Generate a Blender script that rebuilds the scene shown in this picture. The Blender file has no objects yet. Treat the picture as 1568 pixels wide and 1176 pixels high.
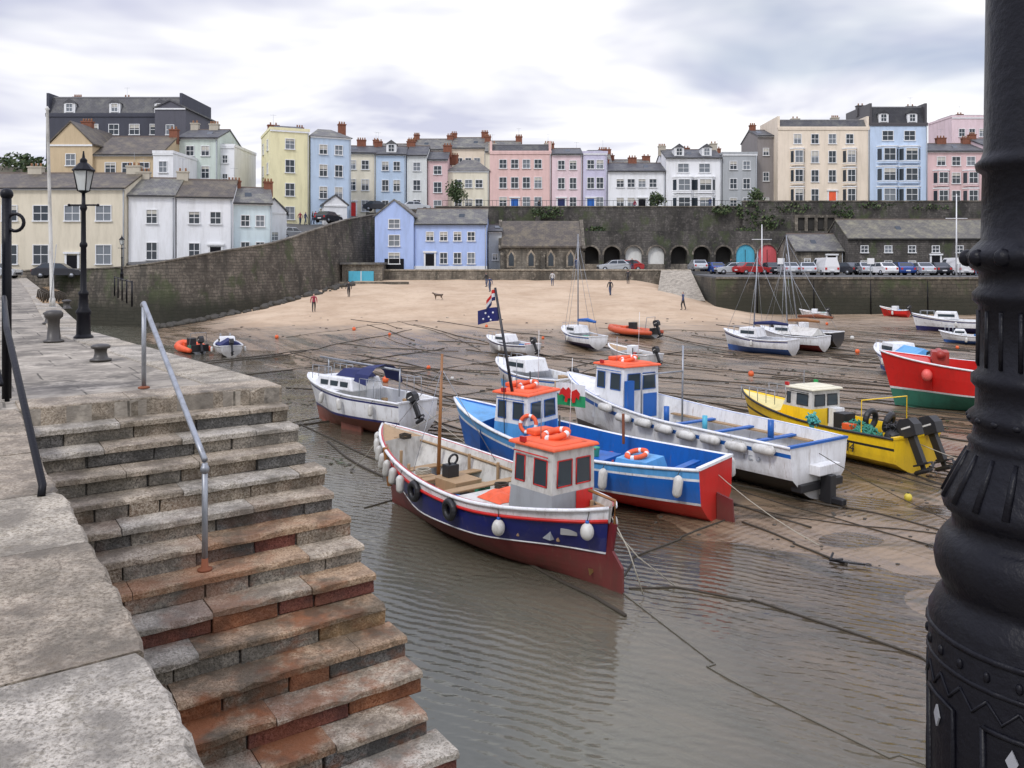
import bpy, math, random
from mathutils import Vector, Matrix, noise
random.seed(7)
S=bpy.context.scene
R=math.radians
# ------------------------------------------------------------------ materials
MC={}
def newmat(name):
    m=bpy.data.materials.new(name); m.use_nodes=True
    n=m.node_tree.nodes; l=m.node_tree.links
    return m,n,l,n['Principled BSDF']
def mix(n,l,fac,a,b,mode='MIX'):
    x=n.new('ShaderNodeMix'); x.data_type='RGBA'; x.blend_type=mode
    for i,v in ((0,fac),(6,a),(7,b)):
        if isinstance(v,(int,float)): x.inputs[i].default_value=v
        elif isinstance(v,tuple): x.inputs[i].default_value=(v[0],v[1],v[2],1)
        else: l.new(v,x.inputs[i])
    return x.outputs[2]
def noi(n,l,vec,scale,detail=5,rough=.6,dist=0):
    x=n.new('ShaderNodeTexNoise'); x.inputs['Scale'].default_value=scale
    x.inputs['Detail'].default_value=min(detail,4); x.inputs['Roughness'].default_value=rough
    x.inputs['Distortion'].default_value=dist
    if vec is not None: l.new(vec,x.inputs['Vector'])
    return x.outputs['Fac']
def mp(n,l,vec,scale=(1,1,1),rot=(0,0,0),loc=(0,0,0)):
    x=n.new('ShaderNodeMapping'); x.inputs['Scale'].default_value=scale
    x.inputs['Rotation'].default_value=rot; x.inputs['Location'].default_value=loc
    l.new(vec,x.inputs['Vector']); return x.outputs[0]
def rng(n,l,v,a,b,c=0,d=1):
    x=n.new('ShaderNodeMapRange'); x.clamp=True
    for i,q in enumerate((a,b,c,d)): x.inputs[i+1].default_value=q
    l.new(v,x.inputs[0]); return x.outputs[0]
def mth(n,l,op,a,b=0):
    x=n.new('ShaderNodeMath'); x.operation=op
    for i,v in ((0,a),(1,b)):
        if isinstance(v,(int,float)): x.inputs[i].default_value=v
        else: l.new(v,x.inputs[i])
    return x.outputs[0]
def bump(n,l,h,b,st=.3,dist=.02):
    x=n.new('ShaderNodeBump'); x.inputs['Strength'].default_value=st; x.inputs['Distance'].default_value=dist
    l.new(h,x.inputs['Height']); l.new(x.outputs[0],b.inputs['Normal'])
def wpos(n):
    return n.new('ShaderNodeNewGeometry').outputs['Position']
def paint(name,c,rough=.45,grime=.35,metal=0,gs=3,bs=0,spec=.5,hull=0):
    if name in MC: return MC[name]
    m,n,l,b=newmat(name); p=wpos(n)
    f=noi(n,l,mp(n,l,p,(1,1,.32)),gs,4,.74)
    f=rng(n,l,f,.46,.70,0,grime)
    dk=(c[0]*.45+.01,c[1]*.42+.01,c[2]*.38+.008)
    k=mix(n,l,f,c,dk)
    if hull:   # scum and rust tide near the waterline, scuffs above
        s=n.new('ShaderNodeSeparateXYZ'); l.new(p,s.inputs[0])
        hh=mth(n,l,'ADD',s.outputs[2],mth(n,l,'MULTIPLY',noi(n,l,p,2.2,3,.7),.5))
        k=mix(n,l,rng(n,l,hh,.55,1.15,hull,0),k,(.13,.10,.06))
        k=mix(n,l,rng(n,l,noi(n,l,mp(n,l,p,(6,6,.8),loc=(3,3,3)),2.2,3,.7),.60,.70,0,hull*.7),k,(.22,.15,.09))
    l.new(k,b.inputs['Base Color'])
    b.inputs['Roughness'].default_value=rough; b.inputs['Metallic'].default_value=metal; b.inputs['Specular IOR Level'].default_value=spec
    if bs: bump(n,l,noi(n,l,p,bs,3),b,.3,.01)
    MC[name]=m; return m
def stucco(name,c):
    if name in MC: return MC[name]
    m,n,l,b=newmat(name); p=wpos(n)
    f=rng(n,l,noi(n,l,mp(n,l,p,(1.2,1.2,.2)),1.1,4,.74),.44,.74,0,.45)
    c1=mix(n,l,f,c,(c[0]*.58,c[1]*.57,c[2]*.53))
    l.new(c1,b.inputs['Base Color']); b.inputs['Roughness'].default_value=.85
    MC[name]=m; return m
def stone(name,c1,c2,mort,bw=.55,bh=.25,st=.5,tide=None,flat=False,rot=0,big=.35,moss=True):
    if name in MC: return MC[name]
    m,n,l,b=newmat(name); p=wpos(n)
    sx=n.new('ShaderNodeSeparateXYZ')
    if flat: v=mp(n,l,p,rot=(0,0,rot))
    else:
        l.new(p,sx.inputs[0])
        cx=n.new('ShaderNodeCombineXYZ'); l.new(mth(n,l,'ADD',sx.outputs[0],sx.outputs[1]),cx.inputs[0]); l.new(sx.outputs[2],cx.inputs[1])
        v=cx.outputs[0]
    nz=n.new('ShaderNodeTexNoise'); nz.inputs['Scale'].default_value=1.3; l.new(v,nz.inputs['Vector'])
    va=n.new('ShaderNodeVectorMath'); va.operation='MULTIPLY_ADD'; l.new(nz.outputs['Color'],va.inputs[0]); va.inputs[1].default_value=(.25,.25,0) if not flat else (.05,.05,0); l.new(v,va.inputs[2])
    br=n.new('ShaderNodeTexBrick'); br.offset=.47; br.squash=.8; br.squash_frequency=3
    br.inputs['Scale'].default_value=1; br.inputs['Brick Width'].default_value=bw; br.inputs['Row Height'].default_value=bh
    br.inputs['Mortar Size'].default_value=.025 if not flat else .014; br.inputs['Mortar Smooth'].default_value=.3; br.inputs['Bias'].default_value=0
    br.inputs['Color1'].default_value=(*c1,1); br.inputs['Color2'].default_value=(*c2,1); br.inputs['Mortar'].default_value=(*mort,1)
    l.new(va.outputs[0],br.inputs['Vector'])
    f=noi(n,l,mp(n,l,p,(1,1,.6)),big,4,.72)
    c=mix(n,l,rng(n,l,f,.40,.62),br.outputs['Color'],tuple(x*.38 for x in c1))
    f2=noi(n,l,p,1.7,4,.78)
    c=mix(n,l,rng(n,l,f2,.54,.70,0,.6),c,tuple(min(1,x*1.75) for x in c2))
    if not flat:
        f3=noi(n,l,mp(n,l,p,(1.4,1.4,.16)),.8,4,.7)
        c=mix(n,l,rng(n,l,f3,.5,.66,0,.7),c,(.045,.042,.034))
        if moss: c=mix(n,l,rng(n,l,noi(n,l,mp(n,l,p,(1,1,.7)),.42,4,.7),.53,.64,0,.7),c,(.06,.078,.03))
    if tide:
        s2=n.new('ShaderNodeSeparateXYZ'); l.new(p,s2.inputs[0])
        h=mth(n,l,'ADD',s2.outputs[2],mth(n,l,'MULTIPLY',noi(n,l,p,.6,4),1.6))
        c=mix(n,l,rng(n,l,h,tide,tide+1.6,.9,0),c,(.028,.028,.017))
    l.new(c,b.inputs['Base Color']); b.inputs['Roughness'].default_value=.88
    hh=mth(n,l,'SUBTRACT',noi(n,l,p,9,4,.7),br.outputs['Fac'])
    bump(n,l,hh,b,st,.04)
    MC[name]=m; return m
def granite(name,c,fleck=(.5,.48,.44),stain=None):
    if name in MC: return MC[name]
    m,n,l,b=newmat(name); p=wpos(n)
    a=noi(n,l,p,48,3,.85); d=noi(n,l,p,2.3,4,.75); e=noi(n,l,p,9,4,.75)
    k=mix(n,l,rng(n,l,a,.42,.62,0,.85),c,fleck)
    k=mix(n,l,rng(n,l,a,.50,.36,0,.8),k,tuple(x*.3 for x in c))
    k=mix(n,l,rng(n,l,d,.42,.62,0,.8),k,tuple(x*.36 for x in c))
    k=mix(n,l,rng(n,l,e,.55,.70,0,.6),k,tuple(x*f for x,f in zip(c,(.42,.40,.34))))
    if stain:
        s2=n.new('ShaderNodeSeparateXYZ'); l.new(p,s2.inputs[0])
        lo=rng(n,l,s2.outputs[2],3.6,2.5)
        r_=rng(n,l,noi(n,l,mp(n,l,p,(1,1,1.6),loc=(4,2,1)),1.5,4,.65),.47,.58)
        k=mix(n,l,mth(n,l,'MULTIPLY',mth(n,l,'MULTIPLY',lo,r_),stain),k,(.23,.075,.022))
        w_=rng(n,l,noi(n,l,mp(n,l,p,loc=(9,9,9)),1.1,4,.7),.48,.6)
        k=mix(n,l,mth(n,l,'MULTIPLY',w_,stain*.75),k,(.055,.05,.034))
    l.new(k,b.inputs['Base Color']); l.new(rng(n,l,d,.3,.7,.9,.62),b.inputs['Roughness'])
    h=mth(n,l,'ADD',a,mth(n,l,'MULTIPLY',e,2.5)); bump(n,l,h,b,.7,.016)
    MC[name]=m; return m
def slate(name,c):
    if name in MC: return MC[name]
    m,n,l,b=newmat(name); p=wpos(n)
    s=n.new('ShaderNodeSeparateXYZ'); l.new(p,s.inputs[0])
    cx=n.new('ShaderNodeCombineXYZ'); l.new(s.outputs[0],cx.inputs[0]); l.new(mth(n,l,'ADD',s.outputs[2],mth(n,l,'MULTIPLY',s.outputs[1],.6)),cx.inputs[1])
    br=n.new('ShaderNodeTexBrick'); br.inputs['Scale'].default_value=1; br.inputs['Brick Width'].default_value=.45; br.inputs['Row Height'].default_value=.28
    br.inputs['Mortar Size'].default_value=.02; br.inputs['Color1'].default_value=(*c,1); br.inputs['Color2'].default_value=(*[x*.72 for x in c],1); br.inputs['Mortar'].default_value=(*[x*.4 for x in c],1)
    l.new(cx.outputs[0],br.inputs['Vector'])
    f=noi(n,l,p,.8,4,.78)
    k=mix(n,l,rng(n,l,f,.46,.68,0,.8),br.outputs['Color'],(c[0]*1.8,c[1]*1.8,c[2]*1.4))
    l.new(k,b.inputs['Base Color']); b.inputs['Roughness'].default_value=.6
    MC[name]=m; return m
def P(name,c,**k): return paint(name,c,**k)
WHITE=P('white_paint',(.76,.77,.78),grime=.45,gs=4,hull=.6); OFFW=P('weathered_white',(.60,.59,.55),grime=.7,gs=5)
GREYP=P('grey_paint',(.33,.35,.37)); NAVY=P('navy_paint',(.010,.015,.125),rough=.38,grime=.5,hull=.25)
REDA=P('red_antifoul',(.14,.007,.014),rough=.55,grime=.7,hull=.25); RED=P('red_paint',(.60,.015,.012),rough=.4,hull=.2)
BLUE=P('blue_paint',(.008,.11,.42),rough=.42,grime=.5,hull=.3); LBLUE=P('light_blue_paint',(.10,.34,.66),rough=.45,grime=.55)
DBLUE=P('canvas_blue',(.015,.022,.10),rough=.8); ORANGE=P('orange_paint',(.80,.115,.035),rough=.6,grime=.5)
YEL=P('yellow_paint',(.88,.57,.012),rough=.4,grime=.35,hull=.25); BLACK=P('black_rubber',(.015,.015,.017),rough=.5)
BLKG=P('black_hull',(.012,.013,.02),rough=.4,hull=.3); GREENP=P('green_antifoul',(.03,.15,.10),rough=.6,grime=.6)
WOOD=P('varnished_wood',(.30,.13,.04),rough=.4,gs=8); WOODL=P('weathered_wood',(.36,.24,.13),rough=.7,gs=8)
STEEL=P('galvanised_steel',(.33,.35,.38),rough=.4,metal=.5,grime=.7,gs=9); RUST=P('rust',(.22,.07,.03),rough=.85)
GLASS=P('dark_glass',(.03,.04,.05),rough=.08,grime=.1); GLASS2=P('curtained_glass',(.16,.18,.2),rough=.1,grime=.2)
GLASSB=P('boat_glass',(.04,.055,.065),rough=.06,grime=.1)
IRON=P('painted_cast_iron',(.004,.004,.007),rough=.42,grime=.2,gs=9,bs=45,spec=.22)
ROPE=P('wet_rope',(.045,.036,.025),rough=.8); ROPEL=P('pale_rope',(.4,.37,.3),rough=.8)
SL1=slate('slate_grey',(.075,.075,.085)); SL2=slate('slate_brown',(.10,.083,.068)); SL3=slate('slate_old',(.14,.135,.13))
BRK=P('chimney_brick',(.22,.085,.05),rough=.9,gs=5,grime=.7); CRM=stucco('chimney_cream',(.46,.42,.34)); POT=P('clay_pot',(.38,.2,.11),rough=.8)
RUB=stone('harbour_wall_stone',(.135,.115,.09),(.20,.172,.135),(.06,.052,.04),.7,.3,.8,tide=2.3)
RUB2=stone('retaining_wall_stone',(.085,.078,.07),(.135,.122,.108),(.05,.045,.04),.5,.25,.6)
RUB3=stone('chapel_stone',(.19,.165,.13),(.27,.24,.19),(.14,.12,.10),.5,.24,.5,moss=False)
QW=stone('quay_wall_stone',(.09,.076,.055),(.14,.118,.088),(.04,.035,.028),.9,.35,.7,tide=3.0)
SLAB=stone('pier_paving',(.30,.265,.215),(.37,.33,.27),(.09,.08,.06),1.5,.85,.6,flat=True,rot=R(-35.1),big=.9)
ASPH=P('asphalt',(.10,.10,.10),rough=.9,gs=1)
# ------------------------------------------------------------------ mesh builder
class Part:
    def __init__(s): s.v=[];s.f=[];s.mi=[];s.sm=[];s.mats=[];s.bev=0
    def add(s,vs,fs,mat,sm=False):
        if mat not in s.mats: s.mats.append(mat)
        k=s.mats.index(mat); o=len(s.v)
        s.v+= [tuple(q) for q in vs]
        for f in fs: s.f.append(tuple(i+o for i in f)); s.mi.append(k); s.sm.append(sm)
    def box(s,mat,x0,x1,y0,y1,z0,z1,M=None,tx=0,ty=0,jit=0):
        vs=[(x0,y0,z0),(x1,y0,z0),(x1,y1,z0),(x0,y1,z0),(x0+tx,y0+ty,z1),(x1-tx,y0+ty,z1),(x1-tx,y1-ty,z1),(x0+tx,y1-ty,z1)]
        if jit: vs=[(a+random.uniform(-jit,jit)*.6,b+random.uniform(-jit,jit),c+random.uniform(-jit,jit)*.6) for a,b,c in vs]
        if M: vs=[M@Vector(q) for q in vs]
        s.add(vs,[(0,3,2,1),(4,5,6,7),(0,1,5,4),(1,2,6,5),(2,3,7,6),(3,0,4,7)],mat)
    def slab(s,mat,x0,x1,y0,y1,z0,z1,amp=.014,step=.12):
        n_=max(2,int((x1-x0)/step)); vs=[];fs=[]
        for i in range(n_+1):
            x=x0+(x1-x0)*i/n_; e=1 if 0<i<n_ else .4
            dy=amp*noise.noise(Vector((x*4.1,y0*9,z1*5)))*1.6+random.uniform(-1,1)*amp*.45
            dz=amp*noise.noise(Vector((x*3,y0*7,2)))*.7*e
            cut=amp*.9+ (random.random()<.12)*amp*2.2 + (0 if e==1 else amp)
            ym=(y0+y1)/2
            vs+=[(x,y0+dy,z0),(x,y0+dy*1.1,z1-cut),(x,y0+dy+cut*.8,z1+dz-cut*.15),(x,ym,z1+dz*.4-amp*.25),(x,y1,z1),(x,y1,z0)]
        m_=6
        for i in range(n_):
            for k in range(m_): fs.append((i*m_+k,(i+1)*m_+k,(i+1)*m_+(k+1)%m_,i*m_+(k+1)%m_))
        fs.append(tuple(range(m_))); fs.append(tuple(range(n_*m_,n_*m_+m_))[::-1])
        s.add(vs,fs,mat)
    def extr(s,mat,pts,vec,sm=False):
        n=len(pts); vec=Vector(vec); a=[Vector(q) for q in pts]; b=[q+vec for q in a]
        s.add(a+b,[tuple(range(n))[::-1],tuple(range(n,2*n))]+[(i,(i+1)%n,n+(i+1)%n,n+i) for i in range(n)],mat,sm)
    def tube(s,mat,pts,r,n=6,caps=True):
        pts=[Vector(q) for q in pts]; vs=[];fs=[]
        for i,p in enumerate(pts):
            d=(pts[min(i+1,len(pts)-1)]-pts[max(i-1,0)])
            if d.length<1e-6: d=Vector((0,0,1))
            d.normalize(); u=d.cross(Vector((0,0,1)))
            if u.length<.05: u=d.cross(Vector((1,0,0)))
            u.normalize(); w=d.cross(u); rr=r[i] if isinstance(r,(list,tuple)) else r
            for k in range(n):
                a=2*math.pi*k/n; vs.append(p+u*math.cos(a)*rr+w*math.sin(a)*rr)
        for i in range(len(pts)-1):
            for k in range(n): fs.append((i*n+k,i*n+(k+1)%n,(i+1)*n+(k+1)%n,(i+1)*n+k))
        if caps: fs.append(tuple(range(n))[::-1]); fs.append(tuple(range(len(vs)-n,len(vs))))
        s.add(vs,fs,mat,True)
    def cyl(s,mat,p0,p1,r0,r1=None,n=12): s.tube(mat,[p0,p1],[r0,r1 if r1 is not None else r0],n)
    def lathe(s,mat,cx,cy,prof,n=20,sm=True,z=0):
        vs=[];fs=[]
        for r,h in prof:
            for k in range(n): a=2*math.pi*(k+.5)/n; vs.append((cx+r*math.cos(a),cy+r*math.sin(a),h+z))
        for i in range(len(prof)-1):
            for k in range(n): fs.append((i*n+k,i*n+(k+1)%n,(i+1)*n+(k+1)%n,(i+1)*n+k))
        fs.append(tuple(range(n))[::-1]); fs.append(tuple(range(len(vs)-n,len(vs))))
        s.add(vs,fs,mat,sm)
    def ball(s,mat,c,r,nu=10,nv=7,M=None):
        if isinstance(r,(int,float)): r=(r,r,r)
        vs=[];fs=[]
        for j in range(nv+1):
            t=math.pi*j/nv
            for i in range(nu):
                a=2*math.pi*i/nu; q=Vector((r[0]*math.sin(t)*math.cos(a),r[1]*math.sin(t)*math.sin(a),r[2]*math.cos(t)))
                if M: q=M@q
                vs.append(q+Vector(c))
        for j in range(nv):
            for i in range(nu): fs.append((j*nu+i,(j+1)*nu+i,(j+1)*nu+(i+1)%nu,j*nu+(i+1)%nu))
        s.add(vs,fs,mat,True)
    def torus(s,mat,c,R0,r,ax=(0,0,1),n=18,m=7,mat2=None):
        q=Vector((0,0,1)).rotation_difference(Vector(ax).normalized()); 
        for part in range(n):
            vs=[]
            for e in (0,1):
                a=2*math.pi*(part+e)/n
                for k in range(m):
                    b=2*math.pi*k/m; rr=R0+r*math.cos(b)
                    vs.append(q@Vector((rr*math.cos(a),rr*math.sin(a),r*math.sin(b)))+Vector(c))
            mm=mat2 if (mat2 and (part%(n//4))==0) else mat
            s.add(vs,[(k,m+k,m+(k+1)%m,(k+1)%m) for k in range(m)],mm,True)
class Group:
    def __init__(s,name,loc=(0,0,0),rz=0,rx=0,ry=0): s.name=name;s.loc=loc;s.rot=(rx,ry,rz);s.parts={};s.extra=[]
    def p(s,n,bev=0):
        if n not in s.parts: s.parts[n]=Part(); s.parts[n].bev=bev
        return s.parts[n]
    def done(s):
        e=None
        single=len(s.parts)==1 and not s.extra
        if not single:
            e=bpy.data.objects.new(s.name,None); S.collection.objects.link(e); e.location=s.loc; e.rotation_euler=s.rot; e.empty_display_size=.3
        for k,p in s.parts.items():
            nm=s.name if single else k
            me=bpy.data.meshes.new(nm); me.from_pydata(p.v,[],p.f)
            for m in p.mats: me.materials.append(m)
            me.polygons.foreach_set('material_index',p.mi); me.polygons.foreach_set('use_smooth',p.sm); me.update()
            o=bpy.data.objects.new(nm,me); S.collection.objects.link(o)
            if p.bev:
                b=o.modifiers.new('bevel','BEVEL'); b.width=p.bev; b.segments=2; b.limit_method='ANGLE'
            if single: o.location=s.loc; o.rotation_euler=s.rot; e=o
            else: o.parent=e
        for o in s.extra: o.parent=e
        return e
# ------------------------------------------------------------------ camera, light, world
cam=bpy.data.cameras.new('camera'); co=bpy.data.objects.new('camera',cam); S.collection.objects.link(co)
co.location=(0,0,6); co.rotation_euler=(R(90),0,0); cam.lens=28.7; cam.sensor_width=36; cam.shift_y=-.12; cam.clip_start=.05; cam.clip_end=5000
S.camera=co
S.view_settings.view_transform='Standard'; S.view_settings.look='None'; S.view_settings.exposure=0
sun=bpy.data.lights.new('sun','SUN'); sun.energy=1.5; sun.angle=R(11); sun.color=(1,.965,.915)
so=bpy.data.objects.new('sun',sun); S.collection.objects.link(so)
SEL=R(46); SAZ=R(215)
d=Vector((math.sin(SAZ)*math.cos(SEL),math.cos(SAZ)*math.cos(SEL),math.sin(SEL)))
so.rotation_euler=(-d).to_track_quat('-Z','Y').to_euler()
w=bpy.data.worlds.new('World'); S.world=w; w.use_nodes=True
n=w.node_tree.nodes; l=w.node_tree.links; bg=n['Background']
sk=n.new('ShaderNodeTexSky'); sk.sky_type='NISHITA'; sk.sun_disc=False; sk.sun_elevation=SEL; sk.sun_rotation=SAZ
tc=n.new('ShaderNodeTexCoord'); sx=n.new('ShaderNodeSeparateXYZ'); l.new(tc.outputs['Generated'],sx.inputs[0])
up_=mth(n,l,'MAXIMUM',sx.outputs[2],0)
zz=mth(n,l,'ADD',up_,.16)
cx=n.new('ShaderNodeCombineXYZ'); l.new(mth(n,l,'DIVIDE',sx.outputs[0],zz),cx.inputs[0]); l.new(mth(n,l,'DIVIDE',sx.outputs[1],zz),cx.inputs[1])
cv=mp(n,l,cx.outputs[0],(.95,1.1,1),loc=(3.1,1.7,0))
c1=noi(n,l,cv,1.1,4,.58,.35); c2=noi(n,l,mp(n,l,cv,loc=(9,4,2)),.7,3,.5)
hi=mth(n,l,'ADD',c1,mth(n,l,'MULTIPLY',mth(n,l,'SUBTRACT',sx.outputs[2],.16),-.42))
hi=mth(n,l,'ADD',hi,mth(n,l,'MULTIPLY',sx.outputs[0],.10))
cloud=mix(n,l,rng(n,l,hi,.36,.55),(6.7,6.9,8.4),(10.9,10.9,11.1))
cov=rng(n,l,c2,.36,.46,.55,1)
col=mix(n,l,cov,sk.outputs[0],cloud)
zb=rng(n,l,sx.outputs[2],.32,.66,1.0,1.95)
vm=n.new('ShaderNodeVectorMath'); vm.operation='SCALE'; l.new(col,vm.inputs[0]); l.new(zb,vm.inputs['Scale'])
l.new(vm.outputs[0],bg.inputs['Color']); bg.inputs['Strength'].default_value=.1
# ------------------------------------------------------------------ terrain
def sm(a,b,x):
    t=max(0,min(1,(x-a)/(b-a))); return t*t*(3-2*t)
def H(x,y):
    s=(x-7)*.86+(y-13)*.5
    z=(.035*s if s<0 else .0035*s+.045*sm(0,2.0,s)); z=max(z,-.7); z=min(z,.12)
    u=x*.75-y*.66; v=x*.66+y*.75
    z+=.05*noise.noise(Vector((v*.32,u*.07,1)))+.022*noise.noise(Vector((x*.9,y*.9,5)))
    if y>24: z+=sm(24,34,y)*.05*noise.noise(Vector((v*.9,u*.12,8)))-.02*sm(24,34,y)
    k=sm(-34,-18,x)*(1-sm(14,26,x)*.65)
    z+=max(0,(y-54+2.0*noise.noise(Vector((x*.12,y*.1,0)))))*.079*k
    if y>50: z+=.05*noise.noise(Vector((x*.5,y*.5,9)))*k
    for px,py,pr in ((6.3,15.7,1.15),(8.3,20.3,1.0),(7.4,17.6,.8),(3.0,20.5,.9),(9.4,17.0,.7),(13,26,1.3),(4.8,22.6,.8),(8.4,15.2,.6),(10.6,19.6,.7)):
        d2=((x-px)**2/2.6+(y-py)**2)/(pr*pr)
        if d2<4: z-=.11*math.exp(-d2*1.5)
    return z
xs=[-64+i*.75 for i in range(54)]+[-23.5+i*.3 for i in range(150)]+[21.5+i*.9 for i in range(80)]
ys=[];y=-30
while y<0: ys.append(y);y+=2
while y<122: ys.append(y); y+=max(.2,.0095*y+.04)
P0=Part()
vs=[(x,y,H(x,y)) for y in ys for x in xs]; nx=len(xs)
fs=[(j*nx+i,j*nx+i+1,(j+1)*nx+i+1,(j+1)*nx+i) for j in range(len(ys)-1) for i in range(nx-1)]
m,n,l,b=newmat('harbour_sand'); p=wpos(n); s3=n.new('ShaderNodeSeparateXYZ'); l.new(p,s3.inputs[0])
rot=mp(n,l,p,(1,1,1),rot=(0,0,R(-40)))
st=mp(n,l,rot,(.8,.12,1)) ; st2=mp(n,l,p,(.22,1.0,1))
a=noi(n,l,p,.22,4,.7); bb=noi(n,l,st,1.8,4,.72); cc=noi(n,l,st2,.6,4,.75); dd=noi(n,l,p,14,3,.8)
zz=mth(n,l,'ADD',s3.outputs[2],mth(n,l,'MULTIPLY',mth(n,l,'SUBTRACT',cc,.5),1.5))
dry=rng(n,l,zz,.45,1.15)
wet=mix(n,l,rng(n,l,bb,.35,.62),(.12,.085,.055),(.25,.175,.108))
wet=mix(n,l,rng(n,l,cc,.51,.62,0,.85),wet,(.055,.045,.032))
wet=mix(n,l,rng(n,l,noi(n,l,st,.7,4,.8),.55,.62,0,.7),wet,(.045,.044,.025))
wet=mix(n,l,rng(n,l,dd,.55,.7,0,.4),wet,(.04,.033,.025))
dr=mix(n,l,rng(n,l,a,.35,.62),(.42,.30,.195),(.55,.42,.29))
dr=mix(n,l,rng(n,l,noi(n,l,p,1.6,4,.85),.56,.68,0,.5),dr,(.25,.18,.12))
l.new(mix(n,l,dry,wet,dr),b.inputs['Base Color'])
wr=rng(n,l,bb,.40,.58,.07,.42); rr=n.new('ShaderNodeMix'); rr.data_type='FLOAT'; l.new(dry,rr.inputs[0]); l.new(wr,rr.inputs[2]); rr.inputs[3].default_value=.95
l.new(rr.outputs[0],b.inputs['Roughness'])
wv=n.new('ShaderNodeTexWave'); wv.inputs['Scale'].default_value=1.6; wv.inputs['Distortion'].default_value=5; wv.inputs['Detail'].default_value=2; wv.inputs['Detail Scale'].default_value=1.2
l.new(mp(n,l,p,rot=(0,0,R(55))),wv.inputs['Vector'])
hh=mth(n,l,'ADD',mth(n,l,'MULTIPLY',wv.outputs['Fac'],.4),mth(n,l,'ADD',noi(n,l,p,3,4,.7),mth(n,l,'MULTIPLY',dd,.4)))
bump(n,l,hh,b,.35,.05)
P0.add(vs,fs,m,True)
g=Group('harbour_sand'); g.parts['harbour_sand']=P0; g.done()
g=Group('seabed'); g.p('seabed').add([(-2500,-2500,-1),(2500,-2500,-1),(2500,2500,-1),(-2500,2500,-1)],[(0,1,2,3)],P('seabed_sand',(.2,.16,.11))); g.done()
# water
m=bpy.data.materials.new('harbour_water'); m.use_nodes=True; n=m.node_tree.nodes; l=m.node_tree.links; n.clear()
out=n.new('ShaderNodeOutputMaterial'); p=wpos(n)
dist=n.new('ShaderNodeVectorMath'); dist.operation='DOT_PRODUCT'; l.new(p,dist.inputs[0]); dist.inputs[1].default_value=(.86,.5,0)
tr=n.new('ShaderNodeBsdfTransparent'); tr.inputs[0].default_value=(.9,.9,.86,1)
df=n.new('ShaderNodeBsdfDiffuse')
l.new(mix(n,l,rng(n,l,dist.outputs['Value'],2,11),(.165,.18,.145),(.20,.17,.12)),df.inputs[0])
mx=n.new('ShaderNodeMixShader'); l.new(rng(n,l,dist.outputs['Value'],3,13.0,.92,.03),mx.inputs[0]); l.new(tr.outputs[0],mx.inputs[1]); l.new(df.outputs[0],mx.inputs[2])
gl=n.new('ShaderNodeBsdfGlossy'); gl.inputs['Roughness'].default_value=.045; gl.inputs['Color'].default_value=(1,1,1,1)
fr=n.new('ShaderNodeFresnel'); fr.inputs['IOR'].default_value=1.40
wv=n.new('ShaderNodeTexWave'); wv.inputs['Scale'].default_value=1.5; wv.inputs['Distortion'].default_value=6; wv.inputs['Detail'].default_value=2; wv.inputs['Detail Scale'].default_value=.5
l.new(mp(n,l,p,(1,1,1),rot=(0,0,R(-64))),wv.inputs['Vector'])
n1=noi(n,l,mp(n,l,p,(1.1,4.2,1),rot=(0,0,R(-22))),1.3,2,.55); n2=noi(n,l,p,.3,2)
n3=noi(n,l,mp(n,l,p,(1.0,3.2,1),rot=(0,0,R(24))),4.5,2,.5)
calm=rng(n,l,n2,.38,.60,.25,1.0)
h=mth(n,l,'MULTIPLY',mth(n,l,'ADD',mth(n,l,'MULTIPLY',wv.outputs['Fac'],.42),mth(n,l,'ADD',mth(n,l,'MULTIPLY',n1,.9),mth(n,l,'MULTIPLY',n3,.16))),calm)
bm=n.new('ShaderNodeBump'); bm.inputs['Strength'].default_value=.5; bm.inputs['Distance'].default_value=.055; l.new(h,bm.inputs['Height'])
l.new(bm.outputs[0],gl.inputs['Normal']); l.new(bm.outputs[0],fr.inputs['Normal'])
m2=n.new('ShaderNodeMixShader'); l.new(fr.outputs[0],m2.inputs[0]); l.new(mx.outputs[0],m2.inputs[1]); l.new(gl.outputs[0],m2.inputs[2]); l.new(m2.outputs[0],out.inputs[0])
g=Group('harbour_water'); g.p('w').add([(-2500,-2500,0),(2500,-2500,0),(2500,110,0),(-2500,110,0)],[(0,1,2,3)],m); g.done()
# ------------------------------------------------------------------ pier & steps
F1=(.48,.43,.35)
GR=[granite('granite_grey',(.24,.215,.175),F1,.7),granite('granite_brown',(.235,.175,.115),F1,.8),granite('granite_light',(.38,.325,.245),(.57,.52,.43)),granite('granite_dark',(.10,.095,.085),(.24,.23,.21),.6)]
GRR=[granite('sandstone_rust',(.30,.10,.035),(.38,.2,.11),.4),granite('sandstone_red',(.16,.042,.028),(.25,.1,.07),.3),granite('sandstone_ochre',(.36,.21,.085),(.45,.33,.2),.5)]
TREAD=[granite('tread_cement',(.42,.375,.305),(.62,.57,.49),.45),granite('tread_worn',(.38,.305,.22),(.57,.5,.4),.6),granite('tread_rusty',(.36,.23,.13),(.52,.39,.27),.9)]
A=R(35.1); O=Vector((-2.96,10.5,0))
def loc2w(x,y,z=0): return Vector((O.x+x*math.cos(A)-y*math.sin(A),O.y+x*math.sin(A)+y*math.cos(A),z))
g=Group('stone_steps',(O.x,O.y,0),A)
rb=g.p('risers',.012); tb=g.p('treads'); cb=g.p('core')
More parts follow.
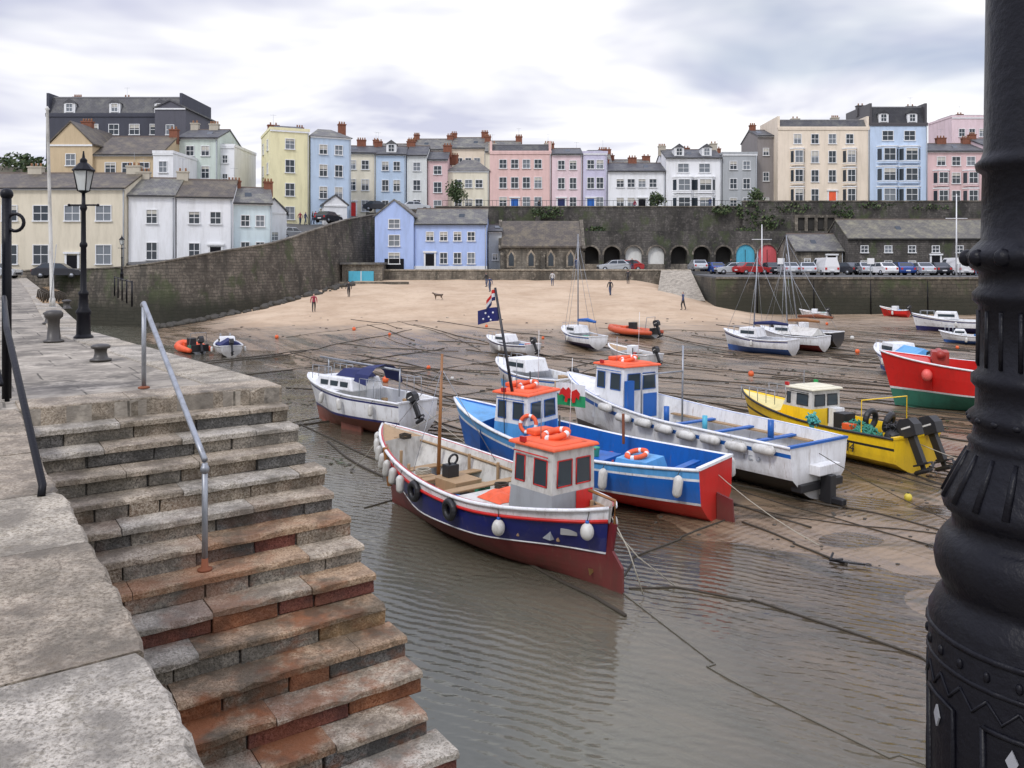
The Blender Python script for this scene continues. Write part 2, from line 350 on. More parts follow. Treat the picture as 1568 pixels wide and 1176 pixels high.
for i in range(1,23):
    zt=4.4-.2*i; y0=-.33*i; y1=y0+.33
    x=-2.9; xe=random.uniform(-.07,.09)
    while x<xe-.02:
        w_=random.uniform(.28,1.0); x2=min(x+w_,xe)
        if xe-x2<.2: x2=xe
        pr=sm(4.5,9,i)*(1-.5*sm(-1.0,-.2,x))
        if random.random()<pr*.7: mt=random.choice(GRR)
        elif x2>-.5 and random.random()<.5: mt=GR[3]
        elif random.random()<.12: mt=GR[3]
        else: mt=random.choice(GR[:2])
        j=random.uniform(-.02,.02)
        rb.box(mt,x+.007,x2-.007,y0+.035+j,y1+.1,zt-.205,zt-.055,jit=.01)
        x=x2
    x=-2.9
    while x<xe-.02:
        w_=random.uniform(.6,1.7); x2=min(x+w_,xe)
        if xe-x2<.3: x2=xe
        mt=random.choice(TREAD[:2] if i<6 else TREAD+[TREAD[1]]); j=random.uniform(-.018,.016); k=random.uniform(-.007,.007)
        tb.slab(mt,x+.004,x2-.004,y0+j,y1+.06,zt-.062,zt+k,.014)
        x=x2
    cb.box(GR[3],-2.89,-.1,y0+.07,y1+.07,-.8,zt-.065)
g.done()
g=Group('pier',(O.x,O.y,0),A)
pb=g.p('deck'); 
pb.box(SLAB,-14,-3.62,-9.27,.0,-1,4.385)
pb.box(SLAB,-14,-.6,-26,-9.27,-1,4.385)
kb=g.p('coping')
y=0.02
while y>-9.2:
    L_=random.uniform(1.0,1.7); y2=max(y-L_,-9.27)
    n_=14; xo=-2.905+random.uniform(-.03,.012); zt=4.4+random.uniform(-.006,.008); vs=[];fs=[]
    for i in range(n_+1):
        yy=y-.006+(y2+.012-y)*i/n_; e=.012*random.uniform(-1,1)+(.02 if i in (0,n_) else 0); ct=.016+(random.random()<.12)*.03
        vs+=[(xo-e,yy,3.98),(xo-e,yy,zt-ct),(xo-e-ct,yy,zt),(-3.62,yy,zt),(-3.62,yy,3.98)]
    for i in range(n_):
        for k in range(5): fs.append((i*5+k,i*5+(k+1)%5,(i+1)*5+(k+1)%5,(i+1)*5+k))
    fs+= [(4,3,2,1,0),tuple(range(n_*5,n_*5+5))]
    kb.add(vs,fs,random.choice([GR[2],GR[2],TREAD[1],TREAD[0]])); y=y2
cb=g.p('inner_wall'); cb.box(RUB,-3.6,-2.94,-9.27,.0,-1,4.02)
y=-9.28
while y>-25: kb.box(GR[2],-.62,.0,y-1.2,y-.01,-1,4.4); y-=1.21
x=-2.89
while x<-.65: kb.box(GR[2],x,min(x+1.1,-.63),-9.9,-9.28,3.9,4.402); x+=1.11
x=-2.9
while x<-.02:
    x2=min(x+random.uniform(.8,1.4),0); 
    if 0-x2<.3: x2=0
    kb.slab(random.choice([TREAD[0],GR[2],TREAD[1]]),x+.004,x2-.004,.0,.62,4.14,4.402+random.uniform(-.004,.004),.014); x=x2
g.done()
edge=[Vector((O.x,O.y,0)),Vector((-9.9,19,0)),Vector((-24,42,0)),Vector((-47,79,0))]
g=Group('pier_roadway'); q=g.p('mass')
pl=[loc2w(0,.6),(-9.9-.1,19,0),(-24.1,42,0),(-47,79,0),(-90,79,0),(-90,40,0),loc2w(-14,0),loc2w(-.0,0)]
pl=[Vector((v[0],v[1],-1)) for v in pl]
q.extr(SLAB,pl,(0,0,5.38))
kb=g.p('coping',.03)
for i in range(3):
    a_,b_=edge[i].copy(),edge[i+1]
    if i==0: a_=loc2w(0,.63)
    D=(b_-a_); Ln=D.length; D.normalize(); Nn=Vector((-D.y,D.x,0)); t=0
    while t<Ln-.3:
        L_=min(random.uniform(1.1,1.9),Ln-t)
        p0=a_+D*(t+.008); p1=a_+D*(t+L_-.008)
        kb.extr(random.choice([GR[2],TREAD[0],GR[2]]),[p0+Vector((0,0,3.9)),p1+Vector((0,0,3.9)),p1+Nn*.75+Vector((0,0,3.9)),p0+Nn*.75+Vector((0,0,3.9))],(0,0,.5+random.uniform(0,.012)))
        t+=L_
g.done()
# ------------------------------------------------------------------ handrails
g=Group('step_handrail'); q=g.p('rail')
up=loc2w(-1.5,.77); lo=loc2w(-1.5,-2.1); zs=4.4-.2*7
dv=(Vector((lo.x,lo.y,zs+1.05))-Vector((up.x,up.y,5.45)))
q.tube(STEEL,[(up.x,up.y,4.4),(up.x,up.y,5.42)],.028,10)
q.tube(STEEL,[Vector((up.x,up.y,5.40))-dv*.03]+[Vector((up.x,up.y,5.47))+dv*t for t in (.0,.05,.3,.6,.9,1.0)],.03,10)
q.tube(STEEL,[(lo.x,lo.y,zs),(lo.x,lo.y,zs+1.04)],.028,10)
q.lathe(RUST,lo.x,lo.y,[(.07,zs+.0),(.07,zs+.02),(.035,zs+.03),(.03,zs+.12)],10); q.ball(STEEL,(lo.x,lo.y,zs+.98),(.045,.045,.05))
q.lathe(RUST,up.x,up.y,[(.07,4.4),(.07,4.42),(.035,4.43)],10)
g.done()
g=Group('iron_handrail'); q=g.p('rail')
q.tube(IRON,[(-5.75,9.3,4.4),(-5.75,9.3,5.45),(-5.6,9.0,5.6),(-4.3,6.95,5.42),(-3.22,5.6,4.46),(-3.2,5.55,4.4)],.026,9)
q.tube(IRON,[(-5.72,9.0,5.05),(-4.35,6.95,4.95)],.02,8)
g.done()
g=Group('notice_board'); q=g.p('posts'); q.cyl(IRON,(-5.88,9.5,4.4),(-5.88,9.5,6.75),.05); q.ball(IRON,(-5.88,9.5,6.78),.07)
q.cyl(IRON,(-7.2,9.1,4.4),(-7.2,9.1,6.75),.045); g.p('panel').box(P('board_blue',(.12,.2,.27)),-7.15,-5.93,9.2,9.26,5.2,6.5,); q.torus(IRON,(-5.78,9.5,6.45),.1,.02,(0,1,0)); g.done()
# ------------------------------------------------------------------ near cast-iron lamp column
g=Group('cast_iron_lamp_column',(.893,1.36,0)); q=g.p('column')
def vz(v): return 6-(v-400)/926
prof=[(.182,vz(1880)),(.182,vz(1860)),(.178,vz(1200)),(.178,vz(955)),(.172,vz(945)),(.168,vz(935)),(.158,vz(925)),(.155,vz(915)),(.16,vz(905)),(.167,vz(890)),(.170,vz(870)),(.167,vz(850)),(.160,vz(838)),(.152,vz(828)),(.142,vz(822)),(.142,vz(800)),(.155,vz(790)),(.158,vz(778)),(.150,vz(762)),(.134,vz(730)),(.118,vz(698)),(.115,vz(690)),(.119,vz(683)),(.112,vz(678)),(.109,vz(660)),(.117,vz(654)),(.117,vz(640)),(.107,vz(632)),(.106,vz(600)),(.113,vz(592)),(.113,vz(580)),(.103,vz(572)),(.102,vz(470)),(.111,vz(462)),(.111,vz(450)),(.101,vz(440)),(.101,vz(418)),(.114,vz(410)),(.121,vz(400)),(.123,vz(390)),(.114,vz(382)),(.106,vz(374)),(.098,vz(366)),(.096,vz(262)),(.105,vz(256)),(.107,vz(246)),(.098,vz(238)),(.094,vz(228)),(.088,vz(-200)),(.084,vz(-700))]
q.lathe(IRON,0,0,prof,48)
for k in range(14):
    a=2*math.pi*k/14
    q.ball(IRON,(math.cos(a)*.118,math.sin(a)*.118,vz(395)),(.014,.014,.015),8,6)
for k in range(20):
    a=2*math.pi*k/20; c_,s_=math.cos(a),math.sin(a)
    q.tube(IRON,[(c_*.102,s_*.102,vz(565)),(c_*.101,s_*.101,vz(478))],.004,6)
    q.tube(IRON,[(c_*.155,s_*.155,vz(776)),(c_*.133,s_*.133,vz(730)),(c_*.118,s_*.118,vz(700))],[.007,.006,.004],6)
    q.ball(IRON,(c_*.114,s_*.114,vz(647)),(.008,.008,.006),8,5)
for k in range(24):
    a=2*math.pi*k/24; c_,s_=math.cos(a),math.sin(a); a2=a+math.pi/24
    q.tube(IRON,[(c_*.178,s_*.178,vz(1035)),(math.cos(a2)*.179,math.sin(a2)*.179,vz(1060)),(math.cos(a+math.pi/12)*.178,math.sin(a+math.pi/12)*.178,vz(1035))],.003,5)
    q.ball(IRON,(c_*.178,s_*.178,vz(1000)),(.006,.006,.009),6,5)
q.torus(IRON,(0,0,vz(1020)),.177,.005,n=32); q.torus(IRON,(0,0,vz(975)),.177,.006,n=32)
DIA=P('diamond_enamel',(.3,.31,.33),rough=.3)
for k in range(8):
    a=math.pi+math.radians(45*k+42); c_,s_=math.cos(a),math.sin(a)
    def on(da,v,r=.179): return (math.cos(a+da)*r,math.sin(a+da)*r,vz(v))
    q.tube(IRON,[on(-.24,1075),on(-.12,1075),on(0,1075),on(.12,1075),on(.24,1075),on(.24,1180),on(.24,1500),on(0,1500),on(-.24,1500),on(-.24,1300),on(-.24,1075)],.005,5)
    q.extr(DIA,[on(-.05,1105),on(0,1088),on(.05,1105),on(0,1122)],(c_*.003,s_*.003,0))
g.done()
# ------------------------------------------------------------------ victorian street lamps
LG=P('lantern_glass',(.5,.52,.5),rough=.1)
def lamp(x,y,z,h=3.9):
    g=Group('street_lamp',(x,y,z)); q=g.p('post'); k=h/3.9
    q.lathe(IRON,0,0,[(r,zz*k) for r,zz in [(.19,0),(.19,.06),(.15,.09),(.14,.12),(.13,.5),(.15,.54),(.15,.58),(.10,.66),(.085,.9),(.10,.93),(.10,.97),(.06,1.02),(.055,1.9),(.075,1.93),(.075,1.98),(.05,2.02),(.045,2.65),(.07,2.7),(.07,2.74),(.04,2.8),(.035,3.02)]],14)
    q.tube(IRON,[(-.3,0,2.78*k),(.3,0,2.78*k)],.018,8); q.ball(IRON,(-.3,0,2.78*k),.03); q.ball(IRON,(.3,0,2.78*k),.03)
    t=g.p('lantern'); z0=3.02*k; t.lathe(IRON,0,0,[(.03,z0),(.10,z0+.04),(.12,z0+.06)],8,False)
    t.lathe(LG,0,0,[(.11,z0+.06),(.19,z0+.46)],4,False)
    for i in range(4):
        a=math.pi/2*(i+.5); t.tube(IRON,[(.115*math.cos(a),.115*math.sin(a),z0+.05),(.195*math.cos(a),.195*math.sin(a),z0+.47)],.012,5)
    t.lathe(IRON,0,0,[(.215,z0+.46),(.22,z0+.49),(.10,z0+.62),(.07,z0+.64),(.07,z0+.7),(.03,z0+.74),(.012,z0+.88)],8,False)
    g.done()
lamp(-8.87,16.9,4.38); lamp(-32.5,68,4.38,3.8)
g=Group('flagpole',(-16.1,28.6,4.38),0,0,R(-1.5)); q=g.p('pole'); q.lathe(OFFW,0,0,[(.10,0),(.10,.3),(.07,.35),(.045,6.9),(.08,6.95),(.02,7.05)],10)
q.cyl(STEEL,(0,-.1,.2),(.25,-.1,2.2),.012); q.lathe(STEEL,.0,0,[(.14,0),(.14,.03)],10); g.done()
for (x,y,hh,r) in ((-6.65,13.2,.26,.13),(-9.15,16.3,.62,.15),(-11.9,21,.3,.13),(-15,27.5,.3,.13)):
    g=Group('mooring_bollard',(x,y,4.39)); g.p('b').lathe(P('bollard_paint',(.05,.045,.04),grime=.6),0,0,[(r*1.25,0),(r*1.25,.03),(r*.85,.05),(r*.7,hh*.5),(r*.75,hh*.72),(r*1.1,hh*.8),(r*1.15,hh*.92),(r*.9,hh),(r*.3,hh+.015)],16); g.done()
g=Group('pier_railing'); q=g.p('r')
for i in range(5):
    t=i/4; q.cyl(IRON,(-13.5-5*t,29+9*t,4.38),(-13.5-5*t,29+9*t,5.3),.03)
    if i: q.cyl(IRON,(-13.5-5*(t-.25),29+9*(t-.25),5.25),(-13.5-5*t,29+9*t,5.25),.02)
g.done()
g=Group('lobster_pots'); q=g.p('pots')
for k in range(5):
    x,y=-17.5-k*.7,31+k*1.1
    for r_ in range(3): q.tube(ROPE,[(x-.3,y+r_*.25,4.39),(x-.25,y+r_*.25,4.75),(x,y+r_*.25,4.85),(x+.25,y+r_*.25,4.75),(x+.3,y+r_*.25,4.39)],.03,5)
    q.box(WOODL,x-.32,x+.32,y-.05,y+.55,4.39,4.43); q.tube(WOODL,[(x,y-.05,4.86),(x,y+.55,4.86)],.02,5)
g.done()
# ------------------------------------------------------------------ harbour walls + town ground
W=[(-90,79,5.0),(-48,79,5.0),(-37,76,5.3),(-32.6,75,5.8),(-28.5,80,6.9),(-25,87,7.9),(-22.5,94,9.6),(-20.5,100.5,11.0),(-18.8,107,11.9),(-16,113,12.8),(-11,118,13.6)]
g=Group('curved_harbour_wall'); q=g.p('masonry')
WP=[]
for i in range(len(W)-1):
    for k in range(6):
        t=k/6; WP.append(Vector(W[i])*(1-t)+Vector(W[i+1])*t)
WP.append(Vector(W[-1]))
for _ in range(3): WP=[WP[0]]+[(WP[i-1]+WP[i]*2+WP[i+1])/4 for i in range(1,len(WP)-1)]+[WP[-1]]
def wn(i):
    d=WP[min(i+1,len(WP)-1)]-WP[max(i-1,0)]; return Vector((-d.y,d.x,0)).normalized()
vs=[]
for i,v in enumerate(WP):
    nn=wn(i)
    vs+=[Vector((v.x,v.y,-.6))-nn*.9,Vector((v.x,v.y,v.z-.15)),v.copy(),Vector((v.x,v.y,v.z))+nn*.5,Vector((v.x,v.y,v.z-1.2))+nn*.5]
q.add(vs,[(i*5+k,(i+1)*5+k,(i+1)*5+k+1,i*5+k+1) for i in range(len(WP)-1) for k in range(4)],RUB)
c=g.p('coping')
for i in range(len(WP)-1):
    a_,b_=WP[i],WP[i+1]; na,nb=wn(i),wn(i+1)
    c.extr(RUB3,[a_-na*.07,b_-nb*.07,b_+nb*.57,a_+na*.57],(0,0,.12))
g.done()
g=Group('hill_road'); q=g.p('road'); vs=[]
offs=[(0.4,-1.0),(8,-.9),(14,0),(40,5)]
for i,v in enumerate(WP):
    nn=wn(i); 
    for o,dz in offs: vs.append(Vector((v.x,v.y,v.z+dz))+nn*o)
q.add(vs,[(i*4+k,(i+1)*4+k,(i+1)*4+k+1,i*4+k+1) for i in range(len(WP)-1) for k in range(2)],ASPH)
g.done()
HILLG=P('hill_ground',(.16,.15,.12),rough=.95,gs=.5)
g=Group('town_ground'); q=g.p('terrace')
q.extr(HILLG,[(-11,118.3,2),(10,118.3,2),(90,118.3,2),(400,118,2),(400,1500,2),(-400,1500,2),(-400,125,2),(-30,125,2),(-18,122,2)],(0,0,11.3))
q.extr(HILLG,[(-30,112,2),(-18,118,2),(-14,121,2),(-40,130,2),(-120,130,2),(-120,104,2),(-40,104,2)],(0,0,9.2))
q.extr(ASPH,[(-20.2,100.4,2),(24,100.4,2),(24,118,2),(-12,116.8,2),(-18.2,107,2)],(0,0,2.7))
g.done()
g=Group('promenade_wall'); q=g.p('masonry'); q.box(RUB3,-20,21.8,99.7,100.38,1,4.85); q.box(GR[2],-20,21.8,99.6,100.45,4.85,5.0); 
q.box(RUB3,-20,-12,94.5,95.1,1,3.6); g.done()
g=Group('quay'); q=g.p('mass')
q.extr(QW,[(20,80,-1),(110,78,-1),(110,118,-1),(24,118,-1),(21.9,100,-1)],(0,0,5.3))
q.extr(ASPH,[(20.4,80.5,4.3),(110,78.5,4.3),(110,118,4.3),(24.3,118,4.3),(22.2,100,4.3)],(0,0,.1))
q.extr(RUB3,[(19.95,79.9,4.25),(110,77.9,4.25),(110,78.5,4.25),(20.3,80.5,4.25)],(0,0,.2))
for i in range(16): q.box(RUB3,46.5+i*.33,52,78.2,79.3,-.5,1.0+i*.21)
for k in range(9): q.tube(IRON,[(24+k*5.5,79.95-k*.12,4.2),(24+k*5.5,79.85-k*.12,.8)],.06,5); 
g.done()
g=Group('slipway'); q=g.p('ramp'); q.extr(RUB3,[(15,84,1.2),(19.9,82,1.2),(22,100,1.2),(19,100,1.2)],(0,0,.2)); 
q.add([(15.2,86,1.9),(19.9,84,1.9),(21.8,99.6,4.9),(18.2,99.6,4.9)],[(0,1,2,3)],GR[2]); g.done()
def arcbay(q,mat,x0,x1,y,z0,z1,aw,zs,dep=1.6,back=None,mat_back=None):
    cx_=(x0+x1)/2; n_=10
    arc=[(cx_-aw,z0)]+[(cx_-aw*math.cos(math.pi*k/n_),zs+aw*math.sin(math.pi*k/n_)) for k in range(n_+1)]+[(cx_+aw,z0)]
    outer=[(x0,z0)]+[(x0+(x1-x0)*k/n_,z1) for k in range(n_+1)]+[(x1,z0)]
    vs=[(a[0],y,a[1]) for a in arc]+[(a[0],y,a[1]) for a in outer]; m_=len(arc)
    q.add(vs,[(i,i+1,m_+i+1,m_+i) for i in range(m_-1)],mat)
    vs=[(a[0],y,a[1]) for a in arc]+[(a[0],y+dep,a[1]) for a in arc]
    q.add(vs,[(i,m_+i,m_+i+1,i+1) for i in range(m_-1)],mat)
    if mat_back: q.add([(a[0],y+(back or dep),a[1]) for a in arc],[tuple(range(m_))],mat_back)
    ring=[(cx_-(aw+.25)*math.cos(math.pi*k/n_),zs+(aw+.25)*math.sin(math.pi*k/n_)) for k in range(n_+1)]
    inn=arc[1:-1]
    vs=[(a[0],y-.04,a[1]) for a in inn]+[(a[0],y-.04,a[1]) for a in ring]
    q.add(vs,[(i,i+1,n_+1+i+1,n_+1+i) for i in range(n_)],RUB3)
g=Group('arcade_retaining_wall'); q=g.p('masonry')
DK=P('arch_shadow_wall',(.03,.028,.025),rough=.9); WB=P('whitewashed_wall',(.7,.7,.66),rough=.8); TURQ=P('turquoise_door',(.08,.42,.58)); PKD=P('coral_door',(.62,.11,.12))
ya=114.0
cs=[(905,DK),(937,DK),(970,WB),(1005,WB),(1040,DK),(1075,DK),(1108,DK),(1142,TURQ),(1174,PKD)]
def X(u,yy): return (u-784)/1250*yy
edges=[X(888,ya)]+[X((cs[i][0]+cs[i+1][0])/2,ya) for i in range(len(cs)-1)]+[X(1192,ya)]
for i,(u,mb) in enumerate(cs):
    door=mb in (TURQ,PKD)
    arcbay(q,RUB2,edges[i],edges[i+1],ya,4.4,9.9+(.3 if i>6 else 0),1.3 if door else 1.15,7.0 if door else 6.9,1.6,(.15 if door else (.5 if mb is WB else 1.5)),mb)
    if mb is WB or mb is DK: q.box(RUB3,(edges[i]+edges[i+1])/2-1.2,(edges[i]+edges[i+1])/2+1.2,ya-.02,ya+.4,4.4,5.6)
    if door: q.box(BLACK,(edges[i]+edges[i+1])/2-.03,(edges[i]+edges[i+1])/2+.03,ya+.1,ya+.14,4.4,7.6)
q.box(RUB2,edges[-1],46,ya,ya+1,4.4,9.9)
q.box(TURQ,edges[-1]+.9,edges[-1]+2.3,ya-.1,ya-.02,4.4,6.9)
q.box(RUB2,edges[0],46,ya-.001,117.4,9.91,10.2)
q.box(RUB2,-11,120,117.4,118.25,2,13.75); q.box(RUB3,-11,120,117.3,118.35,13.75,13.93)
q.box(RUB2,33,120,116.6,117.38,4,14.5); q.box(RUB3,33,120,116.5,117.42,14.5,14.66)
for i in range(5): q.box(RUB2,-9+i*4.1,-8.2+i*4.1,116.4,117.4,4,12.5,tx=0,ty=.4)
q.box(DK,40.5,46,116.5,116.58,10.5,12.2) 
q.box(RUB3,40.3,46.2,116.2,116.5,12.2,12.6)
for k in range(5): q.box(RUB3,40.3+k*1.4,40.7+k*1.4,116.2,116.5,10.2,12.2)
g.done()
g=Group('terrace_railings'); q=g.p('r')
for k in range(72):
    x=-10+k*.6; q.cyl(IRON,(x,117.8,13.93),(x,117.8,14.75),.02,n=4)
q.cyl(IRON,(-10,117.8,14.75),(33,117.8,14.75),.025,n=4); g.done()
# ------------------------------------------------------------------ buildings
WF=P('window_frame_white',(.74,.75,.75),grime=.2)
def window(fr,gl,x,z,w_,h_,y=0,face='f',D=0,sill=True,bars=True):
    gm=GLASS if random.random()<.7 else GLASS2
    def bx(q,m_,a0,a1,o0,o1,z0,z1):
        if face=='f': q.box(m_,a0,a1,y-o1,y-o0,z0,z1)
        elif face=='l': q.box(m_,y-o1,y-o0,a0,a1,z0,z1)
        else: q.box(m_,y+o0,y+o1,a0,a1,z0,z1)
    t=.08
    bx(gl,gm,x-w_/2,x+w_/2,0,.015,z,z+h_)
    if random.random()<.3: bx(gl,P('window_blind',(.5,.48,.42)),x-w_/2+.02,x+w_/2-.02,.016,.022,z+h_*random.uniform(.55,.8),z+h_-.01)
    bx(fr,WF,x-w_/2-t,x-w_/2,0,.09,z,z+h_); bx(fr,WF,x+w_/2,x+w_/2+t,0,.09,z,z+h_)
    bx(fr,WF,x-w_/2-t,x+w_/2+t,0,.095,z+h_,z+h_+t); 
    if sill: bx(fr,WF,x-w_/2-.15,x+w_/2+.15,0,.17,z-.12,z)
    if bars:
        bx(fr,WF,x-w_/2,x+w_/2,.023,.05,z+h_/2-.035,z+h_/2+.035); bx(fr,WF,x-.025,x+.025,.023,.045,z,z+h_)
def chimney(g,x,y,z0,h,m_=None,w_=1.1,d_=.7,pots=3):
    q=g.p('chimneys'); m_=m_ or BRK
    q.box(m_,x-w_/2,x+w_/2,y-d_/2,y+d_/2,z0,z0+h); q.box(m_,x-w_/2-.07,x+w_/2+.07,y-d_/2-.07,y+d_/2+.07,z0+h,z0+h+.15)
    for k in range(pots): q.lathe(POT,x+(k-(pots-1)/2)*w_/pots,y,[(.12,z0+h+.15),(.09,z0+h+.45),(.12,z0+h+.5)],8)
    if random.random()<.35: q.tube(STEEL,[(x,y,z0+h),(x,y,z0+h+1.6)],.015,4); q.tube(STEEL,[(x-.4,y,z0+h+1.5),(x+.4,y,z0+h+1.5)],.012,4)
def house(name,x,y,z,w_,d_,h,col,roof='gable',rh=2.2,rot=0,nc=3,nr=3,ww=.95,wh=1.6,chim=(),cm=None,rm=None,door=None,bay=0,dorm=0,side=0,band=True,bmat=None,margin=.12,base=1.0):
    g=Group(name,(x,y,z),rot); wl=g.p('walls'); rf=g.p('roof'); fr=g.p('window_frames'); gl=g.p('window_glass'); rm=rm or SL1
    wl.box(col,0,w_,0,d_,-2,h)
    tr=bmat or col
    if band: fr.box(WF if bmat is None else tr,-.02,w_+.02,-.12,0,h-.22,h-.02)
    ov=.25
    if roof=='gable':
        rf.extr(rm,[(-.1,-ov,h-.12),(-.1,d_/2,h+rh),(-.1,d_+ov,h-.12),(-.1,d_+ov,h+.06),(-.1,d_/2,h+rh+.2),(-.1,-ov,h+.06)],(w_+.2,0,0))
        wl.extr(col,[(0,0,h),(0,d_,h),(0,d_/2,h+rh)],(w_,0,0)); 
        fr.box(BLACK,-.0,w_,-ov-.12,-ov,h-.12,h+.0)
        rf.box(P('ridge_tile',(.16,.12,.1)),-.1,w_+.1,d_/2-.12,d_/2+.12,h+rh+.1,h+rh+.26)
        if random.random()<.6:
            k=random.uniform(.25,.75); t=.45; yy=d_/2*t; zz_=h+(rh+.15)*t
            rf.extr(GLASS,[(w_*k-.35,yy-.4,zz_-.28*rh/2+.12),(w_*k+.35,yy-.4,zz_-.28*rh/2+.12),(w_*k+.35,yy+.3,zz_+.18*rh/2+.2),(w_*k-.35,yy+.3,zz_+.18*rh/2+.2)],(0,0,.06))
    elif roof=='gfront':
        rf.extr(rm,[(-ov,-.15,h-.12),(w_/2,-.15,h+rh),(w_+ov,-.15,h-.12),(w_+ov,-.15,h+.08),(w_/2,-.15,h+rh+.22),(-ov,-.15,h+.08)],(0,d_+.3,0))
        wl.extr(col,[(0,.0,h),(w_,.0,h),(w_/2,.0,h+rh)],(0,d_,0))
    elif roof=='flat':
        wl.box(tr,-.08,w_+.08,-.1,d_+.1,h,h+.35); rf.box(rm,.3,w_-.3,.5,d_-.5,h+.35,h+.35+rh*.4,tx=.6,ty=1.2)
    elif roof=='hip':
        rf.add([(-ov,-ov,h),(w_+ov,-ov,h),(w_+ov,d_+ov,h),(-ov,d_+ov,h),(w_*.33,d_/2,h+rh),(w_*.67,d_/2,h+rh)],[(0,1,5,4),(1,2,5),(2,3,4,5),(3,0,4)],rm)
    elif roof=='mansard':
        rf.box(rm,0.02,w_-.02,.15,d_-.1,h,h+rh,tx=.25,ty=.9); rf.box(P('lead',(.2,.2,.21)),.2,w_-.2,1.0,d_-1,h+rh,h+rh+.15)
        wl.box(tr,-.05,w_+.05,-.1,.15,h,h+.3)
        for k in (0,1): wl.box(tr,k*(w_-.35),k*(w_-.35)+.35,.1,d_,h,h+rh+.5)
    for k in range(dorm):
        dx=w_*(k+.5)/dorm; dz=h+.35 if roof=='mansard' else h+.3; dw=.75; dy=.2 if roof=='mansard' else .6
        wl.box(WF,dx-dw,dx+dw,dy,dy+2,dz,dz+1.35); rf.extr(rm,[(dx-dw-.15,dy-.1,dz+1.35),(dx+dw+.15,dy-.1,dz+1.35),(dx,dy-.1,dz+2.0)],(0,2.1,0)); window(fr,gl,dx,dz+.2,.8,1.05,dy)
    fh=(h-.3)/nr
    for r_ in range(nr):
        for c_ in range(nc):
            wx=w_*(margin+(1-2*margin)*(c_+.5)/nc); 
            hh=wh*(1 if r_<nr-1 else .8); wz=r_*fh+fh*.32+ (base-1)
            if door and r_==0 and c_==door[0]: 
                fr.box(door[1],wx-.55,wx+.55,-.05,0,0,2.3); fr.box(WF,wx-.75,wx-.55,-.12,0,0,2.45); fr.box(WF,wx+.55,wx+.75,-.12,0,0,2.45); fr.box(WF,wx-.85,wx+.85,-.25,0,2.45,2.65); continue
            if bay and r_<nr-1 and c_ in (range(nc) if bay==2 else (0,nc-1)):
                bw=ww*1.05; by=-.7
                wl.extr(col,[(wx-bw,0,wz-.5),(wx-bw*.6,by,wz-.5),(wx+bw*.6,by,wz-.5),(wx+bw,0,wz-.5)],(0,0,hh+.9))
                fr.extr(WF,[(wx-bw-.08,-.01,wz+hh+.28),(wx-bw*.62,by-.08,wz+hh+.28),(wx+bw*.62,by-.08,wz+hh+.28),(wx+bw+.08,-.01,wz+hh+.28)],(0,0,.18))
                fr.extr(WF,[(wx-bw-.04,-.01,wz-.2),(wx-bw*.61,by-.04,wz-.2),(wx+bw*.61,by-.04,wz-.2),(wx+bw+.04,-.01,wz-.2)],(0,0,.1))
                window(fr,gl,wx,wz,bw*1.0,hh,by,sill=False)
                for sg in (-1,1):
                    a=Vector((wx+sg*bw*.68,by*.8,wz)); b_=Vector((wx+sg*bw*.95,by*.12,wz)); o_=Vector((sg*.02,-.012,0))
                    gl.add([a+o_,b_+o_,b_+o_+Vector((0,0,hh)),a+o_+Vector((0,0,hh))],[(0,1,2,3)],GLASS)
            else: window(fr,gl,wx,wz,ww,hh)
    for r_ in range(nr if side else 0):
        for c_ in range(side):
            window(fr,gl,d_*(c_+.5)/side,r_*fh+fh*.3,ww*.9,wh*.85,0,'l')
            window(fr,gl,d_*(c_+.5)/side,r_*fh+fh*.3,ww*.9,wh*.85,w_,'r')
    if roof!='gfront' and w_>3: fr.cyl(GREYP,(w_-.15,-.1,-1),(w_-.15,-.1,h-.2),.06,n=6)
    for cx_ in chim:
        top=h+(rh if roof!='flat' else .4)
        chimney(g,w_*cx_,d_/2,top-.8,random.uniform(1.35,1.8),cm,pots=random.choice((2,3,4)),w_=random.uniform(.9,1.5))
    return g
c_=stucco
CREAM2=c_('stucco_pale_cream',(.74,.69,.55)); WHT=c_('stucco_white',(.78,.79,.80)); PINK=c_('stucco_pink',(.72,.50,.46)); PPINK=c_('stucco_pale_pink',(.72,.57,.59))
LIL=c_('stucco_lilac',(.55,.53,.66)); BLU=c_('stucco_powder_blue',(.48,.59,.72)); BLU2=c_('stucco_harbour_blue',(.38,.49,.77)); YELW=c_('stucco_yellow',(.78,.73,.46)); OCH=c_('stucco_ochre',(.56,.44,.28)); DRK=c_('slate_hung_wall',(.06,.063,.082)); GRN=c_('stucco_sage',(.57,.64,.58)); GRY=c_('stucco_grey',(.38,.40,.41)); PEACH=c_('stucco_peach',(.76,.66,.53)); LBL=c_('stucco_sky_blue',(.50,.61,.76)); PNK2=c_('stucco_rose',(.66,.47,.46))
house('cream_cottage',-70,84,4.3,30.2,8,9.2,c_('stucco_biscuit',(.66,.60,.47)),rh=1.8,nc=9,nr=2,ww=1.5,wh=1.9,chim=(.36,.62,.97),cm=CRM,rm=SL2,door=(7,IRON),margin=.02).done()
house('white_cottage',-39.7,84.5,5.0,4.6,7,7.8,WHT,rh=2.0,rot=R(8),nc=1,nr=2,ww=1.0,wh=1.7,chim=(.1,),cm=CRM,rm=SL3).done()
house('white_cottage',-35.0,85.2,5.2,5.6,7,7.5,WHT,rh=2.0,rot=R(12),nc=2,nr=2,ww=1.0,wh=1.5,chim=(.0,),cm=CRM,rm=SL2,door=(1,IRON)).done()
house('pale_blue_cottage',-29.7,86.9,5.6,4.0,7,6.6,c_('stucco_ice',(.60,.70,.72)),rh=1.8,rot=R(20),nc=2,nr=2,ww=.8,wh=1.4,chim=(.05,.95),cm=BRK,rm=SL3).done()
